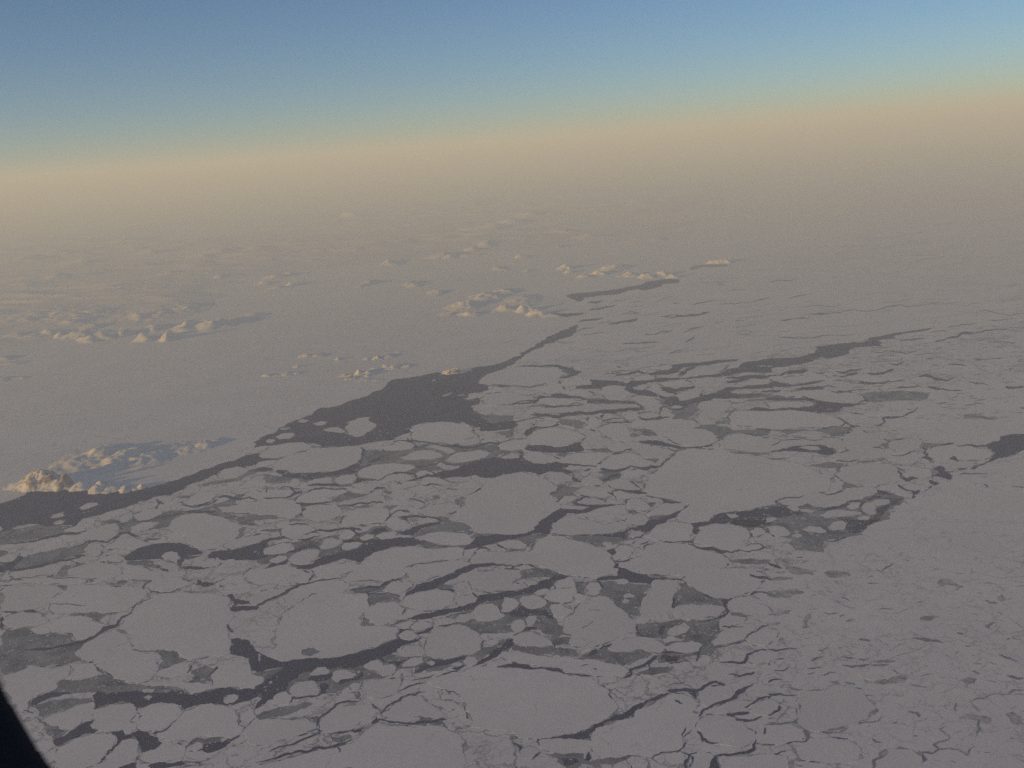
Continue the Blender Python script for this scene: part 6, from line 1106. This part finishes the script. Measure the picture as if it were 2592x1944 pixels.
# ------------------------------------------------------------------ the sea: water, pack ice, landfast ice
FAR = 900000.0
mb = MB(); mb.sheet([(-FAR, -110000), (FAR, -110000), (FAR, FAR - 500), (-FAR, FAR - 500)], 0.0)
tag(mb.build('pack_ice', M_PACK), kind='structure')
belt = [(-700, 1420), (-200, 1330), (0, 1295), (300, 1265), (600, 1160), (760, 1050), (1000, 1000), (1240, 925), (1400, 905), (1700, 925), (2010, 880), (2300, 850), (2700, 800), (2720, 900), (2250, 985), (2180, 1060), (2350, 1130), (2700, 1110), (2700, 1150), (2380, 1235), (2250, 1310), (2060, 1400), (1940, 1470), (1900, 1600), (1960, 1750), (2120, 1850), (2140, 2100), (-700, 2100)]
mb = MB(); mb.sheet(rough(on_ground(belt), .10, 5), 0.35)
tag(mb.build('broken_pack_ice', M_BROKEN), kind='structure')
rub = [(1870, 1600), (1960, 1490), (2080, 1450), (2250, 1405), (2450, 1440), (2800, 1400), (2900, 2100), (2060, 2100), (2070, 1850), (1940, 1750)]
mb = MB(); mb.sheet(rough(on_ground(rub), .10, 5), 0.25)
tag(mb.build('rubble_pack_ice', M_RUBBLE), kind='structure')
sh = [p for p in pts(SHORE)]
line = []
for i in range(len(sh) - 1):
    a, b = Vector(ground(*sh[i])), Vector(ground(*sh[i + 1]))
    for t in (0, .25, .5, .75):
        p = a.lerp(b, t); d = b - a
        k = rnd.gauss(0, .022) if t else 0
        line.append((p.x - d.y * k, p.y + d.x * k))
mb = MB(); mb.sheet([(-FAR + 900, line[0][1] - 9000)] + line + [(FAR * .35, FAR - 900), (-FAR + 900, FAR - 900)], 0.5)
tag(mb.build('fast_ice', M_FAST), kind='structure')

# grey young ice and open leads
def patches(text, levels, amp, zb, zt, name, mat, kind):
    mb = MB(); thin = MB(); r = random.Random(11)
    for i, ln in enumerate(text.strip().split('\n')):
        k, s = ln.split('|')
        p = rough(on_ground(pts(s)), amp, levels, r)
        q = pts(s); mx, my = sum(a[0] for a in q) / len(q), sum(a[1] for a in q) / len(q)
        (thin if mx > 1950 and my > 1400 else mb).sheet(p, (zt if k == 'T' else zb) + (i % 7) * 0.03)
    if thin.v: tag(thin.build('frosted_' + name, M_RIM), kind=kind)
    return tag(mb.build(name, mat), kind=kind)
patches(GREY, 4, .13, 0.9, 4.0, 'young_grey_ice', M_GREY, 'structure')
patches(WATER, 3, .11, 1.5, 4.3, 'open_water', M_WATER, 'structure')
mb = MB(); grc = MB(); r = random.Random(5)
for i, ln in enumerate(CRACKS.strip().split('\n')):
    c = pts(ln)
    if sum(q[1] for q in c) / len(c) < 930: c = [(q[0], q[1], q[2] * .55) for q in c]
    for lev in range(2):
        o = []
        for a, b in zip(c, c[1:]):
            dx, dy = b[0] - a[0], b[1] - a[1]; k = r.gauss(0, .10)
            o += [a, ((a[0] + b[0]) / 2 - dy * k, (a[1] + b[1]) / 2 + dx * k * .6, (a[2] + b[2]) / 2 * r.uniform(.55, 1.35))]
        c = o + [c[-1]]
    L, R = [], []
    for j, q in enumerate(c):
        a, b = c[max(0, j - 1)], c[min(len(c) - 1, j + 1)]
        dx, dy = b[0] - a[0], b[1] - a[1]; n = math.hypot(dx, dy) or 1
        h = q[2] * (.55 if 0 < j < len(c) - 1 else .15)
        L.append((q[0] - dy / n * h, q[1] + dx / n * h)); R.append((q[0] + dy / n * h, q[1] - dx / n * h))
    mx, my = sum(q[0] for q in c) / len(c), sum(q[1] for q in c) / len(c)
    (grc if mx > 1985 and my > 1440 else mb).sheet(on_ground(L + R[::-1]), 4.7 + (i % 9) * .03)
tag(mb.build('narrow_leads', M_WATER), kind='structure')
tag(grc.build('grey_cracks', M_GREY), kind='structure')
# hairline leads and grey flecks scattered over the close pack
mb = MB(); faint = MB(); r = random.Random(21)
def streak(x, y, ln, wd, slope, bend):
    n = max(3, int(ln / 7)); L, R = [], []; yy = 0.0
    for j in range(n + 1):
        t = j / n; yy += r.gauss(0, bend)
        h = wd * (math.sin(math.pi * min(.97, max(.03, t))) ** .6) * r.uniform(.35, 1.2) / 2
        px_, py_ = x + ln * (t - .5), y - ln * (t - .5) * slope + yy
        L.append((px_, py_ - h)); R.append((px_ + r.gauss(0, 1), py_ + h))
    return on_ground(L + R[::-1])
def shore_y(x):
    for a, b in zip(sh, sh[1:]):
        if a[0] <= x < b[0]: return a[1] + (b[1] - a[1]) * (x - a[0]) / (b[0] - a[0])
    return 400 - (x - 2000) * .2
for k in range(900):
    z = k % 3
    if z == 0:    # far pack
        x = r.uniform(1480, 2700); y = r.uniform(600, 905) - (x - 2000) * .09
        if y < shore_y(x) + 12: continue
        q = streak(x, y, r.uniform(8, 40) + r.expovariate(1 / 35), r.uniform(.5, 1.5) * (y / 800), r.uniform(.06, .16), .7)
    elif z == 1:  # broken pack on the right
        x = r.uniform(1950, 2700); y = r.uniform(860, 1090) - (x - 2200) * .1
        q = streak(x, y, r.uniform(8, 34), r.uniform(1.0, 4.0), r.uniform(-.05, .12), .9)
    else:         # rough pack in the lower right corner
        x = r.uniform(1900, 2760); y = r.uniform(1390, 1960)
        if x < 2150 and y < 1500: continue
        q = streak(x, y, r.uniform(4, 16) + r.expovariate(1 / 14), r.uniform(.7, 3.0) + r.expovariate(1 / .6), r.gauss(-.02, .3), 1.6)
    if z == 2 and r.random() < .35: continue
    (faint if r.random() < (.8 if z == 2 else .5) else mb).sheet(q, 1.2 + (k % 13) * .02)
tag(mb.build('refrozen_cracks', M_GREY), kind='structure')
tag(faint.build('frosted_cracks', M_RIM), kind='structure')

# ------------------------------------------------------------------ floes
rims = MB(); gslv = MB(); wslv = MB(); r = random.Random(3)
def outline(s, r):
    p = pts(s)
    return p, rough(on_ground(p), .095, 4, r)
def rim(p, r):
    if area2(p) < 0: p = p[::-1]
    n = len(p); o = []
    for i in range(n):
        a, b = p[i - 1], p[(i + 1) % n]
        dx, dy = b[0] - a[0], b[1] - a[1]; l = math.hypot(dx, dy) or 1
        h = r.uniform(-2.4, 2.4)
        o.append((p[i][0] + dy / l * h, p[i][1] - dx / l * h * .7))
    return rough(on_ground(o), .14, 3, r)
for i, ln in enumerate(FLOES.strip().split('\n')):
    label, s = ln.split('|')
    p, g = outline(s, r)
    rims.sheet(rim(p, r), 1.8 + (i % 11) * .02)
    # slivers of dark water and thin ice wedged along the floe's side
    q = p if area2(p) > 0 else p[::-1]
    per = sum(math.hypot(q[j][0] - q[j - 1][0], q[j][1] - q[j - 1][1]) for j in range(len(q)))
    for _ in range(int(per / 34 * (1.0 if q[0][1] < 1500 else .7))):
        j = r.randrange(len(q)); a, b = q[j - 1], q[j]
        dx, dy = b[0] - a[0], b[1] - a[1]; l = math.hypot(dx, dy)
        if l < 4: continue
        dx /= l; dy /= l; t = r.random() * l
        hl = min(r.uniform(2.5, 6) + r.expovariate(1 / 6.0), 24); hw = r.uniform(.6, 1.6) + hl * r.uniform(.02, .16)
        cx, cy = a[0] + dx * t + dy * hw * .6, a[1] + dy * t - dx * hw * .45
        sl = [(cx + dx * hl * math.cos(an) * r.uniform(.7, 1.1) + dy * hw * math.sin(an), cy + dy * hl * math.cos(an) * r.uniform(.7, 1.1) - dx * hw * .7 * math.sin(an)) for an in (0, .7, 1.5, 2.3, 3.14, 3.9, 4.7, 5.5)]
        (wslv if r.random() < .38 else gslv).sheet(rough(on_ground(sl), .12, 2, r), 2.03 + (i % 9) * .01)
    z = 2.3 + r.random() * .6
    mb = MB(); mb.slab(g, z)
    cx = sum(q[0] for q in g) / len(g); cy = sum(q[1] for q in g) / len(g)
    o = mb.build('ice_floe', M_FLOE, (cx, cy, 0))
    tag(o, label, 'ice floe', 'separate ice floes')
mb = MB()
for s in SMALL_FLOES.strip().split('\n'):
    if s: mb.slab(outline(s, r)[1], 2.4)
# countless fragments drifting in the grey ice and along the leads
gp = [pts(l.split('|')[1]) for l in GREY.strip().split('\n')] + [pts(l.split('|')[1]) for l in WATER.strip().split('\n')]
def inside(p, x, y):
    c = False
    for i in range(len(p)):
        a, b = p[i - 1], p[i]
        if (a[1] > y) != (b[1] > y) and x < (b[0] - a[0]) * (y - a[1]) / (b[1] - a[1]) + a[0]: c = not c
    return c
ng = len(GREY.strip().split('\n'))
for i, p in enumerate(gp):
    xs = [q[0] for q in p]; ys = [q[1] for q in p]
    A = abs(area2(p)) / 2
    for _ in range(int(A / (70 if i < ng else 1500))):
        x, y = r.uniform(min(xs), max(xs)), r.uniform(min(ys), max(ys))
        if i >= ng:      # in open water fragments keep to the edges
            k = r.randrange(len(p)); t = r.random(); a, b = p[k - 1], p[k]
            x, y = a[0] + (b[0] - a[0]) * t + r.gauss(0, 5), a[1] + (b[1] - a[1]) * t + r.gauss(0, 3)
        elif not inside(p, x, y): continue
        g = ground(x, y); m = scale_at(x, y)
        rad = m * min(6.5, .7 + r.expovariate(1 / 1.1)); n = r.randrange(6, 10); el = r.uniform(.55, 1.0); ph = r.random() * 6.28
        q = []
        for j in range(n):
            an = j * 6.283 / n + r.uniform(-.25, .25); rr = rad * r.uniform(.75, 1.2)
            ux, uy = math.cos(an) * rr, math.sin(an) * rr * el
            q.append((g.x + ux * math.cos(ph) - uy * math.sin(ph), g.y + (ux * math.sin(ph) + uy * math.cos(ph)) * 1.3))
        mb.sheet(q, 2.05)
tag(mb.build('ice_fragments', M_BRASH), kind='stuff')
tag(rims.build('slush_rims', M_RIM), kind='stuff')
tag(gslv.build('thin_ice_slivers', M_GREY), kind='structure')
tag(wslv.build('water_slivers', M_WATER), kind='structure')

# ------------------------------------------------------------------ islands and mountains
def fbm(x, y, s, seed, oct=5):
    return noise.fractal(Vector((x / s + seed * 17.3, y / s - seed * 9.1, seed * 3.7)), 0.9, 2.1, oct, noise_basis='PERLIN_ORIGINAL')
def heightfield(name, peaks, mat, seed, cells=90, ridge=.5, plateau=0.0):
    """peaks: (px, py of the foot, height px, half width px, depth factor); all turned into metres on the ground."""
    P = []
    for (x, y, h, wd, dk) in peaks:
        g = ground(x, y); m = scale_at(x, y)
        P.append((g.x, g.y, h * m * HSC, wd * m * 1.22, wd * m * dk * 1.3))
    x0 = min(p[0] - p[3] * 1.3 for p in P); x1 = max(p[0] + p[3] * 1.3 for p in P)
    y0 = min(p[1] - p[4] * 1.3 for p in P); y1 = max(p[1] + p[4] * 1.3 for p in P)
    st = math.sqrt((x1 - x0) * (y1 - y0)) / cells
    nx, ny = int((x1 - x0) / st) + 1, int((y1 - y0) / st) + 1
    wav = sum(p[3] for p in P) / len(P)
    H = np.zeros((ny, nx))
    for j in range(ny):
        for i in range(nx):
            x, y = x0 + i * st, y0 + j * st
            wx = x + wav * .35 * fbm(x, y, wav * .8, seed); wy = y + wav * .35 * fbm(x, y, wav * .8, seed + 5)
            h = 0.0
            for (px, py, ph, rx, ry) in P:
                d = math.hypot((wx - px) / rx, (wy - py) / ry)
                if d < 1.25:
                    e = max(0.0, 1.0 - d)
                    e = .55 * e + .45 * e * e * (3 - 2 * e) if plateau == 0 else min(1.0, e / (1 - plateau)); e = math.sin(min(1, e) * math.pi / 2) if plateau else e
                    h = max(h, ph * e)
            if h > 0:
                rg = 1.0 - abs(fbm(x, y, wav * .62, seed + 2, 3)) * 2.2
                h *= 1.0 - .8 * ridge + .8 * ridge * (0.62 + .6 * rg) + .07 * fbm(x, y, wav * .25, seed + 8)
            H[j, i] = h
    for _ in range(2):          # wind-rounded snow
        q = np.pad(H, 1); H = (q[1:-1, 1:-1] * 2 + q[:-2, 1:-1] + q[2:, 1:-1] + q[1:-1, :-2] + q[1:-1, 2:]) / 6
    lim = max(p[2] for p in P) * .02
    idx = -np.ones((ny, nx), int); mb = MB()
    for j in range(ny - 1):
        for i in range(nx - 1):
            if max(H[j, i], H[j + 1, i], H[j, i + 1], H[j + 1, i + 1]) < lim: continue
            q = []
            for (a, b) in ((j, i), (j, i + 1), (j + 1, i + 1), (j + 1, i)):
                if idx[a, b] < 0:
                    idx[a, b] = len(mb.v); z = H[a, b]
                    mb.v.append((x0 + b * st, y0 + a * st, z if z >= lim else -2.0))
                q.append(int(idx[a, b]))
            mb.f.append(tuple(q))
    cx, cy = (x0 + x1) / 2, (y0 + y1) / 2
    return mb.build(name, mat, (cx, cy, 0), smooth=False)

HSC = .80
ISLES = [
 ('rocky_island', M_ROCKY, 'craggy rocky island with orange lit cliffs above the dark open water', 'island', 110, .7, 0,
  [(58,1229,17,34,.8),(82,1228,36,38,.8),(92,1228,44,38,.8),(107,1227,50,46,.8),(122,1229,42,32,.8),(135,1230,26,36,.8),(162,1233,44,20,1.0),(205,1233,17,20,1.4),(248,1237,23,20,1.6),(285,1237,9,24,1.2),(322,1238,16,14,1.4),(352,1237,14,10,1.4)]),
 ('snowy_island', M_STREAK, 'snow dome with dark rock streaks behind the craggy orange cliffs', 'island', 100, .6, 0,
  [(255,1152,24,44,1.6),(315,1162,26,60,1.5),(375,1160,16,56,1.4),(215,1180,12,40,1.5),(190,1172,14,60,1.5)]),
 ('low_island', M_ROCKY, 'long low ridge, dark on its near side, right of the streaked snow dome', 'island', 80, .5, 0,
  [(440,1133,7,40,1.0),(480,1136,8,40,1.0),(520,1127,14,26,1.3),(545,1120,8,24,1.2)]),
 ('rock_islet', M_ROCKY, 'small snowy islet with a dark flank, farthest left of the islet cluster', 'islet', 60, .5, 0,
  [(778,902,9,18,1.2),(808,900,6,22,1.2)]),
 ('rock_islet', M_ROCKY, 'tiny lone bright islet between two larger islets on smooth ice', 'islet', 36, .4, 0, [(857,910,9,9,1.2)]),
 ('rock_islet', M_ROCKY, 'islet with a sharp bright peak and dark right flank, top right of the cluster', 'islet', 60, .5, 0,
  [(928,909,5,10,1.2),(957,908,13,12,1.2),(982,902,8,22,1.1),(1012,892,3,14,1.0)]),
 ('rock_islet', M_ROCKY, 'tiny bright islet above the long dark low ridge on smooth ice', 'islet', 36, .4, 0, [(752,929,8,8,1.2)]),
 ('low_islet', M_ROCKY, 'long thin dark ridge with a pale left tip, lowest left islet', 'islet', 60, .4, 0,
  [(676,951,6,14,.9),(700,951,3,16,.9),(730,947,7,22,1.0),(752,945,6,14,.9)]),
 ('rocky_island', M_ROCKY, 'largest rocky islet of the cluster, bright left knobs and dark hollows', 'island', 100, .7, 0,
  [(872,951,7,14,1.0),(888,958,15,10,1.2),(909,946,17,14,1.3),(930,948,11,20,1.3),(950,935,6,18,1.0),(974,931,15,9,1.2),(998,930,9,22,1.1),(1030,928,6,16,1.0),(925,962,4,24,.7),(955,962,3,16,.7)]),
 ('rock_islet', M_ROCKY, 'square bright rock standing on the edge of the wide shore lead', 'islet', 50, .5, .3,
  [(1137,944,11,14,1.0),(1153,943,13,12,1.0)]),
 ('snowy_island', M_MOUNT, 'large bright snow covered island where the shore lead narrows', 'island', 130, .75, 0,
  [(1135,795,8,22,1.2),(1180,775,20,44,1.4),(1190,796,14,26,1.0),(1232,752,14,44,1.6),(1275,740,12,38,1.4),(1275,784,20,26,1.2),(1330,786,22,24,1.2),(1357,797,20,22,1.2),(1390,800,9,18,1.0),(1320,760,10,50,1.6)]),
 ('snowy_island', M_MOUNT, 'chain of bright snow peaks above the thin far dark lead', 'island', 130, .75, 0,
  [(1478,702,11,20,1.2),(1515,694,15,22,1.4),(1550,680,15,34,1.5),(1591,698,14,22,1.2),(1636,702,15,22,1.2),(1676,697,16,20,1.2),(1704,702,14,16,1.0)]),
 ('rock_islet', M_MOUNT, 'lone bright flat topped islet at far right beyond the peak chain', 'islet', 50, .4, .35,
  [(1820,664,9,24,1.0),(1838,664,11,18,1.0)]),
 ('snowy_island', M_MOUNT, 'pale pyramid shaped islet just left of the peak chain', 'islet', 50, .6, 0,
  [(1432,680,16,22,1.2),(1440,690,10,14,1.0)]),
 ('crater_island', M_MOUNT, 'ring shaped snowy island alone on the smooth ice', 'island', 100, .7, 0,
  [(670,718,10,22,1.3),(700,702,10,30,1.2),(730,696,11,22,1.2),(742,722,14,20,1.2),(705,730,7,30,1.0)]),
 ('mountain_range', M_MOUNT, 'long rugged coastal range with orange lit faces at far left', 'mountains', 230, .8, 0,
  [(87,852,10,34,1.3),(125,846,16,26,1.3),(159,850,16,20,1.3),(197,850,18,26,1.3),(246,858,24,32,1.2),(275,858,12,16,1.0),(315,846,22,22,1.3),(367,858,26,26,1.2),(434,858,36,24,1.4),
   (483,830,26,34,1.4),(544,826,28,44,1.3),(600,812,14,44,1.2),(640,800,8,36,1.2),(198,815,14,36,1.6),(232,830,14,30,1.5),(360,805,14,40,1.6),(162,796,12,46,1.6),(78,812,12,40,1.6),(252,792,10,36,1.6),
   (200,800,10,110,1.6),(400,790,10,110,1.6),(90,800,9,100,1.6),(410,800,10,40,1.5),(480,778,12,44,1.5),(400,830,14,34,1.4),(40,850,10,34,1.4)]),
 ('snowy_hill', M_ROCKY, 'low dark headland touching the left edge above the smooth ice', 'hill', 50, .5, 0, [(10,908,9,30,1.0),(-30,912,10,30,1.0),(30,920,4,30,.8)]),
 ('low_island', M_ROCKY, 'thin dark low strip at the left edge below the dark headland', 'islet', 50, .4, 0, [(10,961,6,32,.8),(50,957,4,22,.8),(-30,964,8,30,.8)]),
]
for i, (nm, mat, lab, cat, cells, rg, pl, pk) in enumerate(ISLES):
    tag(heightfield(nm, pk, mat, i + 1, cells, rg, pl), lab, cat, 'small islets standing in the landfast ice' if cat == 'islet' else None)

# far snow hills, one terrain sheet running into the haze
def hills():
    R0, R1, A0, A1 = 56000.0, 210000.0, math.radians(-38), math.radians(13)
    nr, na = 250, 300
    mb = MB(); H = {}
    feats = []
    for (x, y, h, wd) in [(202,667,11,40),(145,705,14,44),(376,672,12,40),(492,655,14,40),(388,640,10,44),(579,702,10,26),(445,690,8,30),(230,692,8,30),(80,720,8,40),(890,549,14,26),(912,565,8,24),(994,668,10,18),(1124,648,16,40),(1165,648,12,34),
        (901,636,8,24),(932,720,10,14),(1011,722,10,16),(1040,722,10,10),(1110,744,9,26),(1254,617,10,40),(1316,650,10,22),(1275,680,9,12),(1325,682,9,14),(1210,645,9,16),(1200,632,10,30),(1400,628,9,14),(1290,565,12,50),(1340,545,12,40),(1230,580,12,50),(1420,585,10,40),(1560,470,9,24),
        (640,632,9,50),(720,620,9,50),(800,640,9,46),(300,735,8,40),(560,640,10,50),(60,660,10,50),(180,640,10,60),(1500,600,9,40),(1650,610,7,40),(330,610,9,60)]:
        g = ground(x, y); m = scale_at(x, y); feats.append((g.x, g.y, h * m * 1.05, wd * m * 1.2))
    F = np.array(feats)
    for i in range(nr):
        rr = R0 * (R1 / R0) ** (i / (nr - 1))
        for j in range(na):
            an = A0 + (A1 - A0) * j / (na - 1)
            x, y = rr * math.sin(an), rr * math.cos(an)
            wx = x + 1800 * fbm(x, y, 5000, 31, 4); wy = y + 1800 * fbm(x, y, 5000, 37, 4)
            d = np.hypot(F[:, 0] - wx, (F[:, 1] - wy) / 1.5) / F[:, 3]
            h = float(np.max(F[:, 2] * np.clip(1 - d, 0, 1)))
            rg = 1.0 - abs(fbm(x * .5, y * .9, 6200, 41, 3)) * 2.0
            # broken low country between the named hills
            msk = max(0.0, min(1.0, (fbm(x * .55, y, 19000, 43, 3) + .24) * 2.0))
            edge = max(0.0, min(1.0, (rr - 66000 - 9000 * (an - math.radians(-25)) * 3) / 14000)) * max(0.0, min(1.0, (R1 - rr) / 30000)) * max(0.0, min(1.0, (j - 0) / 8)) * max(0.0, min(1.0, (na - 1 - j) / 30))
            far_ = max(0.0, min(1.0, (rr - 95000) / 20000)); bl = max(0.0, min(1.0, (math.degrees(an) + 19) / 7)); edge *= 1 - bl + bl * far_
            low = 360 * msk * edge * (.10 + .90 * max(0.0, rg) ** 1.3)
            H[i, j] = max(h * (.55 + .55 * rg), low)
            mb.v.append((x, y, H[i, j] if H[i, j] > 12 else -1.5))
    for i in range(nr - 1):
        for j in range(na - 1):
            if max(H[i, j], H[i + 1, j], H[i, j + 1], H[i + 1, j + 1]) > 12:
                mb.f.append((i * na + j, i * na + j + 1, (i + 1) * na + j + 1, (i + 1) * na + j))
    return mb.build('hills', M_MOUNT)
tag(hills(), kind='structure')

# ------------------------------------------------------------------ aircraft window surround, an arm's length from the camera
def window():
    k = NT('shaded_window_frame'); k.col((.012, .012, .016)); k.b.inputs['Roughness'].default_value = .7  # near-black base colour stands in for the shade on the cabin side
    D = 0.22; m = D / FPX
    cx, cy, R = 0.0615, 0.0278, 0.2
    Rt, T_ = 0.27, 0.30
    path = []
    for (ox, oy, a0) in ((cx, cy, 180), (Rt - R, cy, 270), (Rt - R, T_ - R, 0), (cx, T_ - R, 90)):
        for i in range(25):
            a = math.radians(a0 + 90 * i / 24); path.append((ox + R * math.cos(a), oy + R * math.sin(a), math.cos(a), math.sin(a)))
    prof = [(0.024, -0.022), (0.012, -0.012), (0.003, -0.003), (0.0, 0.0), (0.001, 0.003), (0.006, 0.009), (0.016, 0.014), (0.05, 0.018), (0.058, 0.012), (0.058, -0.022)]
    mb = MB(); n = len(prof)
    for (x, y, nx, ny) in path:
        for (o, z) in prof:
            q = right * (x + nx * o) + up * (y + ny * o) + fwd * (D - z)
            mb.v.append((q.x, q.y, q.z + CAM_H))
    for i in range(len(path)):
        j = (i + 1) % len(path)
        for a in range(n):
            b = (a + 1) % n
            mb.f.append((i * n + a, i * n + b, j * n + b, j * n + a))
    o = fwd * D
    return mb.build('aircraft_window_frame', k.m, (o.x, o.y, o.z + CAM_H), smooth=True)
tag(window(), 'black rounded edge of the aircraft window cutting the lower left corner', 'window frame')

# ------------------------------------------------------------------ haze
def haze():
    X, Y0, Y1, Z0 = FAR + 2000, -122000.0, FAR + 2000, -5.0
    mb = MB()
    mb.v = [(-X, Y0, Z0), (X, Y0, Z0), (X, Y1, Z0), (-X, Y1, Z0), (-X, Y0, HAZE_TOP), (X, Y0, HAZE_TOP), (X, Y1, HAZE_TOP), (-X, Y1, HAZE_TOP)]
    mb.f = [(0, 3, 2, 1), (4, 5, 6, 7), (0, 1, 5, 4), (1, 2, 6, 5), (2, 3, 7, 6), (3, 0, 4, 7)]
    m = bpy.data.materials.new('haze'); m.use_nodes = True; t = m.node_tree
    t.nodes.remove(t.nodes['Principled BSDF'])
    v = t.nodes.new('ShaderNodeVolumePrincipled')
    v.inputs['Color'].default_value = (.62, .70, 1.0, 1); v.inputs['Absorption Color'].default_value = (1, 1, 1, 1); v.inputs['Density'].default_value = 1.0 / (HAZE_KM * 1000); v.inputs['Anisotropy'].default_value = 0.0
    t.links.new(v.outputs[0], t.nodes['Material Output'].inputs['Volume'])
    return mb.build('haze', m)
tag(haze(), kind='stuff')
